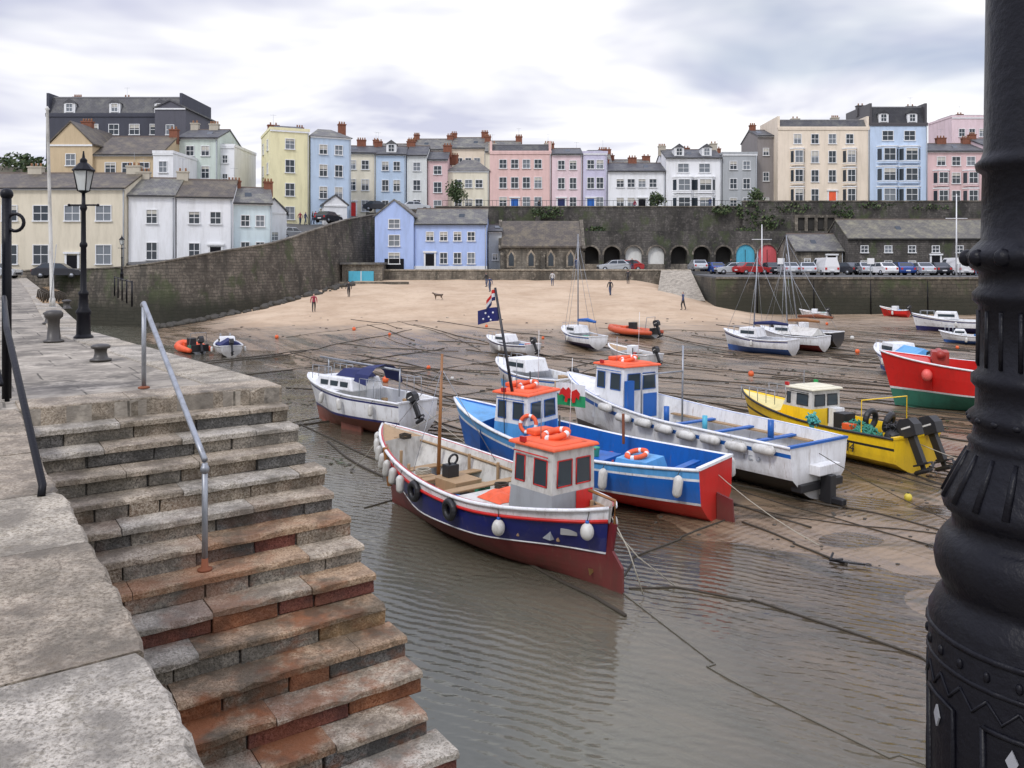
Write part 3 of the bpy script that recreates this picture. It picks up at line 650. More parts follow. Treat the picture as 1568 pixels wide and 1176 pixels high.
house('white_gable_cottage',-28.2,92.2,7,2.6,8,4.6,WHT,roof='gfront',rh=1.4,rot=R(15),nc=1,nr=1,ww=.8,wh=1.1,rm=SL1).done()
house('ochre_gabled_house',-56.7,100,10,5.3,10,10.3,OCH,roof='gfront',rh=2.7,nc=1,nr=3,ww=1.1,wh=1.7,rm=SL2,chim=(.4,),cm=BRK).done()
house('ochre_house',-51.4,100.4,10,8.2,10,9.1,OCH,rh=2.8,nc=3,nr=3,ww=1.2,wh=1.6,rm=SL2,chim=(.95,),cm=BRK).done()
house('white_annexe',-43.3,98.5,10,2.4,8,9.0,WHT,roof='flat',rh=.5,nc=1,nr=3,ww=.9).done()
house('slate_hung_house',-64.5,113,12,18.8,11,14.2,DRK,roof='mansard',rh=2.6,nc=5,nr=4,ww=1.3,wh=1.7,chim=(.08,.46,.9),cm=BRK,dorm=3,side=2,bmat=DRK).done()
house('dark_gable_house',-49,112.0,12,4.2,11,15,c_('dark_render',(.10,.10,.12)),roof='gfront',rh=1.0,nc=1,nr=3,ww=1.0,chim=(.5,),cm=BRK).done()
house('sage_green_house',-43.4,106,10,5.2,9,12.0,GRN,rh=1.6,nc=2,nr=4,ww=.95,wh=1.5,rm=SL1,chim=(.1,.6),cm=CRM).done()
house('pale_end_house',-38.8,107,10,2.4,9,11.0,WHT,roof='flat',rh=.4,nc=1,nr=4,ww=.6,wh=1.2).done()
house('yellow_townhouse',-31.4,106,10.5,5.0,9,12.6,YELW,roof='flat',rh=1.2,rot=R(24),nc=1,nr=4,ww=1.1,wh=1.6,chim=(.2,.9),cm=BRK,side=2,door=(5,IRON)).done()
house('powder_blue_townhouse',-26.7,108.2,10.5,5.4,9,12.1,BLU,roof='hip',rh=1.7,rot=R(24),nc=2,nr=4,ww=.95,wh=1.5,chim=(.95,),cm=BRK,rm=SL3,side=1).done()
house('white_shop',-24.6,106.8,10.2,3.0,4,3.2,WHT,roof='gfront',rh=1.2,rot=R(20),nc=1,nr=1,ww=1.2,wh=1.2).done()
house('cream_townhouse',-25.6,122.5,12.5,5.1,8,9.8,CREAM2,rh=1.4,rot=R(8),nc=2,nr=3,ww=1.0,wh=1.6,chim=(.0,.55),door=(0,RED)).done()
house('blue_townhouse',-20.5,123,12.5,4.5,8,9.6,BLU,rh=1.6,rot=R(4),nc=2,nr=3,ww=.9,wh=1.6,chim=(.0,),bay=0,dorm=1).done()
house('white_townhouse',-15.9,123.5,12.8,3.0,8,9.2,c_('stucco_offwhite',(.66,.68,.66)),rh=1.8,nc=1,nr=3,ww=1.0,wh=1.5,chim=(.05,)).done()
house('pink_townhouse',-12.8,124,12.8,3.0,8,8.6,PNK2,rh=1.6,nc=1,nr=3,ww=1.1,wh=1.5,chim=(.9,)).done()
house('cream_hipped_house',-9.8,125,13.0,6.3,8,6.8,CREAM2,roof='hip',rh=2.2,nc=3,nr=2,ww=1.0,wh=1.4,rm=SL3,chim=(.1,)).done()
for i,(x,w_,h,mt) in enumerate(((-24,7,11,GRY),(-17,6.5,12,CREAM2),(-10.5,6,12.4,PEACH),(-4.5,6,11.5,CREAM2),(11,6,9.5,WHT),(17,7,8.5,CREAM2),(30,6,9.4,GRY),(70,8,9,PINK))):
    house('rear_townhouse',x,138+i%3,13,w_,8,h,mt,rh=2.2,nc=3,nr=3,chim=(.05,.95),rm=SL3).done()
house('tall_rear_house',76.5,142,13,7,8,18,PPINK,roof='flat',rh=1,nc=3,nr=4,chim=(.5,)).done()
house('pink_hotel',-3.4,125,13.2,9.4,9,9.4,PINK,roof='mansard',rh=1.3,nc=4,nr=3,ww=1.05,wh=1.6,chim=(.03,.97),cm=CRM,door=(1,BLUE),bmat=PINK,dorm=0).done()
house('pale_pink_townhouse',6.1,125.1,13.2,4.7,9,9.2,PPINK,roof='gable',rh=1.3,nc=2,nr=3,ww=.95,wh=1.6,chim=(.0,),door=(0,DBLUE)).done()
house('lilac_townhouse',10.9,125,13.2,3.7,9,9.3,LIL,roof='flat',rh=1.0,nc=2,nr=3,ww=1.0,wh=1.6,chim=(.95,),door=(0,BLUE),bay=0).done()
house('white_terrace_house',14.7,125.2,13.2,8.8,9,6.6,WHT,rh=1.6,nc=4,nr=2,ww=1.05,wh=1.5,chim=(.02,.5),cm=BRK,rm=SL1,door=(2,IRON)).done()
house('white_bay_house',23.6,125,13.2,8.5,9,8.6,WHT,rh=1.7,nc=2,nr=3,ww=1.6,wh=1.6,chim=(.02,.98),cm=CRM,dorm=2,bay=2).done()
house('grey_townhouse',32.3,125.2,13.2,5.3,9,9.2,GRY,roof='flat',rh=.6,nc=2,nr=3,ww=1.0,wh=1.5).done()
house('stone_gable_house',38.2,127,13.2,2.6,9,12.3,c_('bare_render',(.24,.22,.21)),roof='gable',rh=1.4,nc=1,nr=3,ww=.8,wh=1.3,chim=(.2,)).done()
house('cream_hotel',40.7,125,14.3,14.0,9,12.0,PEACH,roof='mansard',rh=1.4,nc=4,nr=4,ww=1.05,wh=1.75,chim=(.3,.75),cm=CRM,bay=1,door=(2,ORANGE),bmat=PEACH).done()
house('sky_blue_hotel',54.8,125,14.3,8.8,9,12.6,LBL,roof='mansard',rh=2.8,nc=2,nr=4,ww=1.6,wh=1.75,chim=(.05,.95),cm=P('dark_chimney',(.06,.055,.06)),dorm=2,bay=2,bmat=P('dark_parapet',(.07,.065,.07)),rm=slate('slate_black',(.03,.03,.036))).done()
house('rose_pink_house',63.7,125.4,14.3,9,9,8.6,PNK2,rh=1.6,nc=3,nr=3,ww=1.2,wh=1.6,chim=(.05,.5,.95),bay=1).done()
house('lilac_terrace_house',72.8,125.6,14.3,10,9,9.4,PPINK,rh=1.6,nc=4,nr=3,chim=(.05,.95)).done()
g=house('blue_harbour_house',-17,101.2,4.6,4.8,9,6.9,BLU2,roof='gfront',rh=2.0,nc=1,nr=3,ww=1.3,wh=1.3,rm=SL3,base=1.4,band=False)
g.p('walls').box(IRON,1.2,3.6,-.06,0,0,1.7); g.done()
g=house('blue_boathouse',-12.15,101.6,4.6,9.0,8,6.0,BLU2,rh=2.0,nc=4,nr=2,ww=.85,wh=1.3,rm=SL3,base=1.2,band=False,door=(0,IRON)); 
g.p('walls').box(WF,-.02,9.05,-.06,.0,.0,.8); g.done()
house('lean_to_shed',-3.0,104,4.6,1.7,6,5.2,GRY,rh=.8,nc=1,nr=1,ww=.6,wh=.9).done()
g=Group('stone_chapel',(-1.5,103,4.5)); wl=g.p('walls'); rf=g.p('roof')
wl.box(RUB3,0,10.4,0,7,-1,3.4); wl.extr(RUB3,[(0,0,3.4),(0,7,3.4),(0,3.5,6.4)],(10.4,0,0)); rf.extr(SL2,[(.15,-.3,3.2),(.15,3.5,6.5),(.15,7.3,3.2),(.15,7.3,3.4),(.15,3.5,6.75),(.15,-.3,3.4)],(10.1,0,0))
wl.extr(RUB3,[(10.3,-.35,3.1),(10.3,3.5,6.9),(10.3,7.3,3.1),(10.3,7,2.8),(10.3,0,2.8)],(.45,0,0)); wl.extr(RUB3,[(-.2,-.35,3.1),(-.2,3.5,6.9),(-.2,7.3,3.1),(-.2,7,2.8),(-.2,0,2.8)],(.4,0,0))
for i in range(4):
    x=1.4+i*2.5; wl.extr(TREAD[1],[(x-.55,-.05,.7),(x+.55,-.05,.7),(x+.55,-.05,2.2),(x,-.05,3.0),(x-.55,-.05,2.2)],(0,.05,0)); g.p('windows').extr(GLASS,[(x-.33,-.08,.9),(x+.33,-.08,.9),(x+.33,-.08,2.1),(x,-.08,2.65),(x-.33,-.08,2.1)],(0,.02,0))
for x in (0,5.1,10.1): wl.box(RUB3,x,x+.55,-.6,0,-1,2.6,ty=.15)
g.done()
house('stone_store',36.8,106,4.3,6.2,7,3.0,RUB3,rh=2.2,nc=3,nr=1,ww=.7,wh=1.0,rm=SL3,band=False,base=1.3,door=(2,IRON)).done()
house('long_stone_warehouse',43.2,105,4.3,19.5,8,4.6,RUB2,rh=2.5,nc=6,nr=2,ww=.85,wh=1.0,rm=slate('slate_mossy',(.13,.12,.10)),band=False,margin=.03,door=(3,IRON)).done()
house('long_stone_warehouse',62.9,105.4,4.3,18,8,4.6,RUB2,rh=2.4,nc=6,nr=2,ww=.85,wh=1.0,rm=SL3,band=False,margin=.03).done()
g=Group('boat_shed',(-19.8,98.0,2.6)); g.p('walls').box(RUB3,-.6,4.2,0,6,-1,3.0); g.p('roof').box(SL3,-.8,4.4,-.3,6,3.0,3.25)
g.p('doors').box(TURQ,.2,3.2,-.1,0,0,2.2); g.p('doors').box(WF,1.65,1.75,-.13,-.1,0,2.2); g.done()
# ------------------------------------------------------------------ foliage
LEAF=[P('leaf_dark',(.03,.055,.02),rough=.8),P('leaf_mid',(.055,.09,.03),rough=.8),P('leaf_light',(.10,.13,.05),rough=.8)]
def leaves(q,c,r,n_,sz):
    for _ in range(n_):
        while True:
            v=Vector((random.uniform(-1,1),random.uniform(-1,1),random.uniform(-1,1)))
            if v.length<1 and v.length>.3: break
        if noise.noise(Vector((v.x*2+c[0],v.y*2,v.z*2+c[2])))<-.12: continue
        p_=Vector(c)+Vector((v.x*r[0],v.y*r[1],v.z*r[2])); a=Vector([random.uniform(-1,1) for _ in range(3)]).normalized(); b_=a.orthogonal().normalized(); c2=a.cross(b_); s=sz*random.uniform(.6,1.4)
        q.add([p_-b_*s,p_+c2*s*.6,p_+b_*s,p_-c2*s*.6],[(0,1,2,3)],random.choice(LEAF))
def tree(name,x,y,z,h,r,n_=700):
    g=Group(name,(x,y,z)); t=g.p('trunk'); t.tube(P('bark',(.09,.07,.05)),[(0,0,0),(.05,0,h*.3),(.0,.05,h*.7)],[h*.035,h*.025,h*.012],7)
    for k in range(5):
        a=k*1.26; t.tube(MC['bark'],[(0,0,h*.35+k*.1),(math.cos(a)*r*.6,math.sin(a)*r*.6,h*.6+k*.15)],[h*.015,h*.005],5)
    for k in range(6): leaves(g.p('crown'),(random.uniform(-.4,.4)*r,random.uniform(-.3,.3)*r,h*random.uniform(.45,.82)),(r*.62,r*.62,h*.24),n_//6,.17)
    g.done()
tree('evergreen_tree',-8.2,121,13.3,4.6,1.9,1500)
tree('small_tree',21.5,121,13.3,3.0,1.6,900); tree('garden_shrub',36,121,14,2.8,1.6,800)
g=Group('wall_ivy')
for (x,z,rx,rz,n_) in ((34,13.3,2.2,1.6,700),(36.5,11.5,2.7,1.1,600),(33.5,10.2,1.7,.8,400),(40,13.6,3.5,.8,500),(47,13.4,2,1.2,400),(5,12.9,2.4,1.0,450),(12,10.5,1.5,.5,200),(52,14,3,.5,300),(30,13.4,1.6,.8,250),(60,13.7,3,.6,300),(48,12.3,1,1.6,300)):
    leaves(g.p('leaves'),(x,116.7,z),(rx,.6,rz),n_,.2)
g.done()
g=Group('hillside_trees'); 
for k in range(14): leaves(g.p('leaves'),(-86+k*1.6,114+random.uniform(-2,2),20.3+random.uniform(-.7,.7)-.12*k),(2.2,2,1.5),260,.3)
g.p('bank').extr(HILLG,[(-130,110,10),(-58,110,10),(-62,113,18.5),(-85,113,20.3),(-130,113,21)],(0,30,0)); g.done()
g=Group('shore_rocks'); q=g.p('rocks'); RK=P('weedy_rock',(.055,.05,.04),rough=.7,gs=4)
for k in range(190):
    t=random.random(); x=-33+t*13+random.uniform(-.5,1.5)+ (1.0 if t>.5 else 0); y=74.2+t*t*22-random.uniform(0,1.5)*(.6+t)
    r=random.uniform(.15,.6); M_=Matrix.Rotation(random.uniform(0,3),3,'Z')@Matrix.Rotation(random.uniform(0,1),3,'X')
    q.ball(RK,(x,y,H(x,y)+r*.2),(r,r*random.uniform(.6,1),r*.6),6,4,M_)
g.done()
g=Group('beach_pebbles'); q=g.p('stones')
for k in range(170):
    x=random.uniform(-22,24); y=random.uniform(36,70); r=random.uniform(.04,.11)
    q.ball(RK if random.random()<.7 else GR[2],(x,y,H(x,y)+.02),(r*1.4,r,r*.5),5,3)
for k in range(300):
    x=random.uniform(3,13); y=random.uniform(14.5,34); r=random.uniform(.012,.045)
    q.ball(RK,(x,y,H(x,y)+.005),(r*1.4,r,r*.5),5,3)
g.done()
g=Group('seaweed'); q=g.p('weed'); WD=[P('weed_brown',(.05,.04,.018),rough=.4),P('weed_green',(.05,.07,.02),rough=.4)]
for k in range(60):
    cx0=random.uniform(-14,22); cy0=random.uniform(24,62); a=R(random.uniform(-60,-20))
    for j in range(16):
        t=random.uniform(-1,1); x=cx0+math.cos(a)*t*1.3+random.uniform(-.2,.2); y=cy0+math.sin(a)*t*1.3+random.uniform(-.2,.2); z=max(H(x,y),0)+.012; s=random.uniform(.04,.16); b_=random.uniform(0,3)
        q.add([(x-s*math.cos(b_),y-s*math.sin(b_),z),(x+s*.4*math.sin(b_),y-s*.4*math.cos(b_),z+.02),(x+s*math.cos(b_),y+s*math.sin(b_),z),(x-s*.4*math.sin(b_),y+s*.4*math.cos(b_),z+.03)],[(0,1,2,3)],random.choice(WD))
g.done()
# ------------------------------------------------------------------ boats
def boatg(name,bow,stern,z=None,roll=0,pitch=0):
    bx,by=bow; sx_,sy=stern; L=math.hypot(bx-sx_,by-sy); cx_,cy=(bx+sx_)/2,(by+sy)/2
    if z is None: z=H(cx_,cy)-.05
    g=Group(name,(cx_,cy,z),math.atan2(by-sy,bx-sx_),R(roll),R(pitch)); g.L=L; return g
def hull(g,B,zb,zm,zst,wl,bands,bottom,tr=.8,rake=.5,deckz=.7,inner=WHITE,deck=GREYP,cap=WHITE,transom=None,strake=None,keel=True,fore=0,foremat=None,p1=.6,bull=.07):
    L=g.L-rake*.6; n_=26; q=g.p('hull'); rows_l=6
    def hb(s):
        if s<.45: v=tr+(1-tr)*math.sin(math.pi/2*(s/.45))**(.7 if tr<.3 else 1)
        else: v=(1-((s-.45)/.55)**2.3)**.85 if s<1 else 0
        return max(.02,v*B/2)
    def sh(s):
        return zm+(zb-zm)*((s-.35)/.65)**2 if s>.35 else zm+(zst-zm)*((.35-s)/.35)**1.6
    def fw(s):
        f=.9-.55*sm(.55,1,s)
        if tr<.3: f-=.6*sm(.35,0,s)
        return f
    def yz(s,z):
        b=hb(s); bw=b*fw(s)
        kz=.12*sm(.8,1,s)
        if z<=wl: return .03+(bw-.03)*max(0,(z-kz)/(wl-kz))**p1
        return bw+(b-bw)*((z-wl)/(sh(s)-wl))**.75
    def xx(s,z):
        x=-g.L/2+L*s; x+=rake*sm(.5,1,s)*z/zb
        if tr<.3: x-=rake*.35*sm(.3,0,s)*(z/zst) - rake*.2*sm(.3,0,s)
        return x
    lv=[]; ml=[]
    for k in range(rows_l): lv.append(('l',k/rows_l)); ml.append(bottom)
    prev=0
    for f,mt in bands:
        st_=2 if f-prev>.3 else 1
        for k in range(st_): lv.append(('u',prev+(f-prev)*k/st_)); ml.append(mt)
        prev=f
    lv.append(('u',1.0))
    def zl(s,t):
        kz=.12*sm(.8,1,s)
        return kz+(wl-kz)*t[1] if t[0]=='l' else wl+(sh(s)-wl)*t[1]
    for sg in (1,-1):
        vs=[]
        for i in range(n_+1):
            s=i/n_
            for t in lv:
                z=zl(s,t); vs.append((xx(s,z),sg*yz(s,z),z))
        m_=len(lv)
        for k in range(m_-1):
            q.add([vs[i*m_+kk] for i in range(n_+1) for kk in (k,k+1)],[(2*i,2*i+2,2*i+3,2*i+1) if sg<0 else (2*i,2*i+1,2*i+3,2*i+2) for i in range(n_)],ml[k],True)
        top=[Vector((xx(i/n_,sh(i/n_)),sg*yz(i/n_,sh(i/n_)),sh(i/n_))) for i in range(n_+1)]
        inn=[Vector((v.x,sg*max(.0,abs(v.y)-bull),v.z)) for v in top]
        q.add([v for i in range(n_+1) for v in (top[i],inn[i])],[(2*i,2*i+1,2*i+3,2*i+2) for i in range(n_)],cap)
        dk=[]
        for i in range(n_+1):
            s=i/n_; z=min(deckz,sh(s)-.02); dk.append(Vector((xx(s,z),sg*max(0,min(yz(s,z)-.04,abs(inn[i].y))),z)))
        q.add([v for i in range(n_+1) for v in (inn[i],dk[i])],[(2*i,2*i+1,2*i+3,2*i+2) for i in range(n_)],inner,True)
        q.add([v for i in range(n_+1) for v in (dk[i],Vector((dk[i].x,0,dk[i].z)))],[(2*i,2*i+1,2*i+3,2*i+2) for i in range(n_)],deck)
        g.p('rubbing_strake').tube(strake or cap,[v+Vector((0,sg*.01,-.02)) for v in top],.038,6)
        if fore:
            fi=[i for i in range(n_+1) if i/n_>=1-fore]
            fz=lambda i: inn[i]-Vector((0,0,.05))
            q.add([v for i in fi for v in (fz(i),Vector((inn[i].x,0,inn[i].z+.0)))],[(2*i,2*i+1,2*i+3,2*i+2) for i in range(len(fi)-1)],foremat or cap)
            i=fi[0]; q.add([fz(i),Vector((inn[i].x,0,inn[i].z)),Vector((inn[i].x,0,deckz)),Vector((inn[i].x,fz(i).y,deckz))],[(0,1,2,3)],inner)
    half=[(xx(0,zl(0,t)),yz(0,zl(0,t)),zl(0,t)) for t in lv]
    if tr>=.3:
        pl=[(a-.001,b,c) for a,b,c in half]+[(a-.001,-b,c) for a,b,c in half[::-1]]
        q.add(pl,[tuple(range(len(pl)))],transom or bands[-1][1]); q.add([(a+.06,b,c) for a,b,c in pl],[tuple(range(len(pl)))[::-1]],inner)
        q.box(cap,half[0][0]-.03,half[0][0]+.08,-half[-1][1],half[-1][1],sh(0)-.03,sh(0)+.03)
    if keel: q.extr(bottom,[(-g.L/2+.12,-.04,0),(g.L*.40,-.04,.05),(g.L*.40,-.04,.2),(-g.L/2+.12,-.04,.25)],(0,.08,0))
    g.hb=hb;g.sh=sh;g.yz=yz;g.xx=xx
    g.at=lambda s,z,sd=1,o=0:(Vector((xx(s,z),sd*(yz(s,z)+o),z)))
    return g
def fender(g,s,sd=1,L_=.42,r=.1,drop=.15,mat=None,horiz=False):
    q=g.p('fenders'); t=g.at(s,g.sh(s),sd,.02)
    b=g.at(s,g.sh(s)-drop-L_/2,sd,r+.02); b.y=t.y if abs(t.y)>abs(b.y) else b.y; b.y+=sd*r*.7
    if horiz:
        b2=g.at(s+.001,g.sh(s)-drop,sd,r); d_=(g.at(s+.02,g.sh(s),sd)-g.at(s,g.sh(s),sd)).normalized()
        b2.y=t.y+sd*r*.8; b2.z+=random.uniform(-.05,.05); q.tube(mat or OFFW,[b2-d_*L_/2,b2-d_*L_*.4,b2,b2+d_*L_*.4,b2+d_*L_/2],[r*.4,r,r*1.05,r,r*.4],10)
        q.tube(ROPEL,[t,b2-d_*L_*.45],.008,4); q.tube(ROPEL,[t,b2+d_*L_*.45],.008,4); return
    tl=Vector((random.uniform(-.04,.04),0,0))
    q.tube(ROPE,[t,b+Vector((0,0,L_/2))],.01,4)
    q.tube(mat or OFFW,[b+Vector((0,0,L_*k))-tl*k*2 for k in (-.5,-.42,-.3,.3,.42,.5)],[r*.3,r*.8,r,r,r*.75,r*.3],10)
def tyre(g,s,sd=1): 
    t=g.at(s,g.sh(s)-.28,sd,.09); g.p('fenders').torus(BLACK,t,.16,.07,(0.1,1,0),16,8); g.p('fenders').tube(ROPE,[g.at(s,g.sh(s),sd,.03),t+Vector((0,0,.15))],.01,4)
def coil(g,x,y,z,r=.2,m_=None):
    q=g.p('rope_coils'); pts=[]
    for k in range(40):
        a=k*.75; rr=r*(1-.25*math.sin(k*.37)**2); pts.append((x+rr*math.cos(a),y+rr*math.sin(a),z+.02+k*.0025+random.uniform(0,.02)))
    q.tube(m_ or ROPEL,pts,.016,5)
BXM=[P('fish_box_blue',(.05,.2,.5)),P('fish_box_red',(.5,.06,.04)),P('fish_box_grey',(.3,.3,.29)),P('fish_box_green',(.05,.3,.18)),BLACK,WOODL]
def clutter(g,x0,x1,hw_,z,n_=6):
    q=g.p('deck_gear',.01)
    for k in range(n_):
        x=random.uniform(x0,x1); y=random.uniform(-hw_,hw_); t=random.random()
        if t<.4:
            a=random.uniform(.14,.28); b_=random.uniform(.12,.2); M_=Matrix.Translation((x,y,z))@Matrix.Rotation(random.uniform(0,3),4,'Z'); q.box(random.choice(BXM),-a,a,-b_,b_,0,random.uniform(.1,.25),M_)
        elif t<.75: coil(g,x,y,z,random.uniform(.12,.24),random.choice([ROPEL,ROPE,P('rope_blue',(.03,.15,.45)),P('rope_orange',(.6,.15,.03))]))
        else: q.lathe(random.choice(BXM),x,y,[(.09,z),(.12,z+.22),(.125,z+.24),(.1,z+.2)],10)
def wheelhouse(g,x0,x1,w_,z0,z1,wall,roof,trim,low=None,nwf=2,taper=.06,slant=.15,raft=True):
    q=g.p('wheelhouse',.015); h=z1-z0; W2=w_/2; T=taper*W2*2
    def pt(x,y,z):
        t=(z-z0)/h; xx_=x-(slant*t if x>(x0+x1)/2 else 0); return Vector((xx_,y*(1-T*t),z))
    zm=z0+h*.50
    for a,b,mt in ((z0,zm,low or wall),(zm,z1,wall)):
        c=[pt(x0,-W2,a),pt(x1,-W2,a),pt(x1,W2,a),pt(x0,W2,a),pt(x0,-W2,b),pt(x1,-W2,b),pt(x1,W2,b),pt(x0,W2,b)]
        q.add(c,[(0,1,5,4),(1,2,6,5),(2,3,7,6),(3,0,4,7),(4,5,6,7)],mt)
    def win(a,b,c,d_,nr):
        nr=Vector(nr)
        o=[v+nr*.012 for v in (a,b,c,d_)]; g.p('windows').add(o,[(0,1,2,3)],GLASSB)
        for i in range(4): g.p('window_trim').tube(trim,[o[i],o[(i+1)%4]],.014,4)
    za,zb=z0+h*.58,z0+h*.88
    for sd in (1,-1):
        k=2 if (x1-x0)>1.2 else 1
        for i in range(k):
            xa=x0+(x1-x0)*(i/k)+.14; xb=x0+(x1-x0)*((i+1)/k)-.12-(slant*.6 if i==k-1 else 0)
            win(Vector((xa,sd*W2*(1-T*.56),za)),Vector((xb,sd*W2*(1-T*.56),za)),Vector((xb,sd*W2*(1-T*.9),zb)),Vector((xa,sd*W2*(1-T*.9),zb)),(0,sd,0))
        g.p('hand_rail').tube(trim,[(x0+.05,sd*(W2+.05),z0+h*.93),(x1-slant-.05,sd*(W2*(1-T)+.07),z0+h*.93)],.014,5)
    for X_,nr in ((x1,(1,0,0)),(x0,(-1,0,0))):
        for i in range(nwf):
            ya=-W2*.85+2*W2*.85*i/nwf+.06; yb=-W2*.85+2*W2*.85*(i+1)/nwf-.06
            sl=(lambda z:(slant*(z-z0)/h if X_==x1 else 0))
            win(Vector((X_-sl(za),ya,za)),Vector((X_-sl(za),yb,za)),Vector((X_-sl(zb),yb*.97,zb)),Vector((X_-sl(zb),ya*.97,zb)),nr)
    q.box(trim,x0-.025,x0-.012,-W2*.85,-W2*.1,z0+.1,z0+h*.5)
    r=g.p('wheelhouse_roof',.03); r.box(roof,x0-.1,x1-slant+.14,-W2*(1-T)-.08,W2*(1-T)+.08,z1,z1+.07,tx=.03,ty=.03); r.box(roof,x0+.05,x1-slant-.02,-W2*(1-T)+.08,W2*(1-T)-.08,z1+.07,z1+.12,tx=.08,ty=.1)
    for sd in (1,-1): g.p('nav_lights').box(P('nav_red',(.5,.02,.02)) if sd>0 else P('nav_green',(.02,.3,.08)),x1-.5,x1-.36,sd*(W2*(1-T)+.04)-.03,sd*(W2*(1-T)+.04)+.03,z1+.07,z1+.17)
    if raft:
        xm=(x0+x1)/2
        g.p('life_ring').torus(ORANGE,(xm-.1,.0,z1+.19),.25,.065,(0.1,.25,1),20,8,WHITE)
        r.box(ORANGE,xm+.22,xm+.5,-W2*.5,W2*.4,z1+.12,z1+.24)
        g.p('aerials').tube(STEEL,[(xm,W2*.5,z1),(xm,W2*.5,z1+.9)],.01,5); g.p('aerials').tube(BLACK,[(xm+.1,-W2*.5,z1),(xm+.1,-W2*.5,z1+.5)],.02,5); g.p('aerials').tube(WHITE,[(xm-.3,-W2*.3,z1+.1),(xm-.35,-W2*.3,z1+1.7)],.008,4)
def rails(g,x0,x1,w_,z0,z1,n_=4,m_=None):
    q=g.p('guard_rails')
    for sd in (1,-1):
        pts=[Vector((x0+(x1-x0)*i/n_,sd*w_/2,z1)) for i in range(n_+1)]; q.tube(m_ or STEEL,pts,.015,5)
        for p_ in pts: q.tube(m_ or STEEL,[Vector((p_.x,p_.y,z0)),p_],.013,5)
def outboard(g,x,y,z,s=1,up=20,c=None):
    q=g.p('outboard',.03); M_=Matrix.Translation((x,y,z))@Matrix.Rotation(R(up),4,'Y')@Matrix.Scale(s,4)
    c=c or BLACK
    prof=[(-.42,.1),(-.45,.35),(-.36,.52),(-.1,.55),(.02,.42),(.02,.1)]
    vs=[M_@Vector((a,-.15,b)) for a,b in prof]; q.extr(c,vs,(M_.to_3x3()@Vector((0,.3,0))))
    q.box(c,-.28,-.1,-.07,.07,-.55,.12,M_); q.box(c,-.42,-.0,-.1,.1,-.58,-.54,M_)
    q.tube(c,[M_@Vector((-.4,0,-.72)),M_@Vector((-.3,0,-.72)),M_@Vector((.05,0,-.72)),M_@Vector((.12,0,-.72))],[.03,.065,.06,.01],8); q.box(c,-.24,-.12,-.02,.02,-.75,-.5,M_)
    t=g.p('outboard_decal'); t.box(OFFW,-.34,-.08,.152,.156,.30,.34,M_); t.box(OFFW,-.34,-.08,-.156,-.152,.30,.34,M_)
    for k in range(3):
        a=k*2.09; q.extr(c,[M_@Vector((-.42,0,-.72)),M_@Vector((-.44,math.cos(a)*.15-.05*math.sin(a),-.72+math.sin(a)*.15+.05*math.cos(a))),M_@Vector((-.4,math.cos(a)*.15+.05*math.sin(a),-.72+math.sin(a)*.15-.05*math.cos(a)))],(.01,0,0))
def flag(g,p,w_,h,cols,ang=0,droop=.0,part='flag'):
    q=g.p(part); nx_=8; rows=len(cols)
    for r_ in range(rows):
        vs=[]
        for i in range(nx_+1):
            t=i/nx_; dx=t*w_*math.cos(ang); dy=t*w_*math.sin(ang)+.06*math.sin(t*7)
            for k in (r_,r_+1): vs.append((p[0]+dx,p[1]+dy+.0,p[2]-h*k/rows-droop*t*t))
        q.add(vs,[(2*i,2*i+2,2*i+3,2*i+1) for i in range(nx_)],cols[r_],True)
# --- hero
g=boatg('navy_fishing_boat',(-3.15,20.5),(1.75,15.0),z=-.10,roll=1.5,pitch=0)
hull(g,2.75,2.0,1.38,1.60,.70,[(.05,WHITE),(.66,NAVY),(.74,RED),(1.0,WHITE)],REDA,tr=.06,rake=.55,deckz=.80,inner=OFFW,deck=P('deck_grey',(.27,.255,.22),grime=.8,gs=5),cap=P('cap_red',(.42,.03,.03)),strake=WHITE,fore=.13,foremat=WOODL,p1=.55,keel=False)
wheelhouse(g,-2.78,-1.55,1.22,.85,2.5,OFFW,ORANGE,RED,low=GREYP)
L=g.L
g.p('keel').extr(REDA,[(-L/2+.2,-.04,.02),(L*.36,-.04,.05),(L*.36,-.04,.3),(-L/2+.25,-.04,.5)],(0,.08,0))
for s in (.985,.94,.89,.84,.79,.735,.675): fender(g,s,1,.38,.09,.13)
for s in (.60,.42): tyre(g,s,1)
for s,sd in ((.25,1),(.03,1),(.05,-1)):
    t=g.at(s,g.sh(s)-.42,sd,.12); g.p('fenders').ball(OFFW,t,(.13,.13,.16),12,9); g.p('fenders').tube(BLUE,[t+Vector((0,0,.14)),t+Vector((0,0,.2))],.035,8); g.p('fenders').tube(ROPE,[t+Vector((0,0,.18)),g.at(s,g.sh(s),sd,.02)],.01,4)
fender(g,.95,-1,.4,.1,.1)
m_=g.p('mast'); m_.tube(WOOD,[(1.55,0,.8),(1.5,0,3.95)],[.05,.03],9); m_.tube(STEEL,[(1.5,0,3.6),(3.4,0,1.95)],.008,4); m_.tube(STEEL,[(1.5,0,3.6),(.9,1.2,1.4)],.008,4); m_.tube(STEEL,[(1.5,0,3.6),(.9,-1.2,1.4)],.008,4)
f=g.p('fittings',.012)
for x in (2.35,1.35,.2): f.box(WOODL,x-.13,x+.13,-g.hb(.5+x/L)*.88,g.hb(.5+x/L)*.88,1.13,1.17)
f.box(WOODL,.45,1.2,-.4,.35,.82,1.22); f.box(BLACK,.9,1.15,-.1,.2,1.22,1.5)
f.box(OFFW,-1.3,-.05,-.75,.75,.82,1.12)
cvr=g.p('orange_tarpaulin'); nn_=9; vs=[]
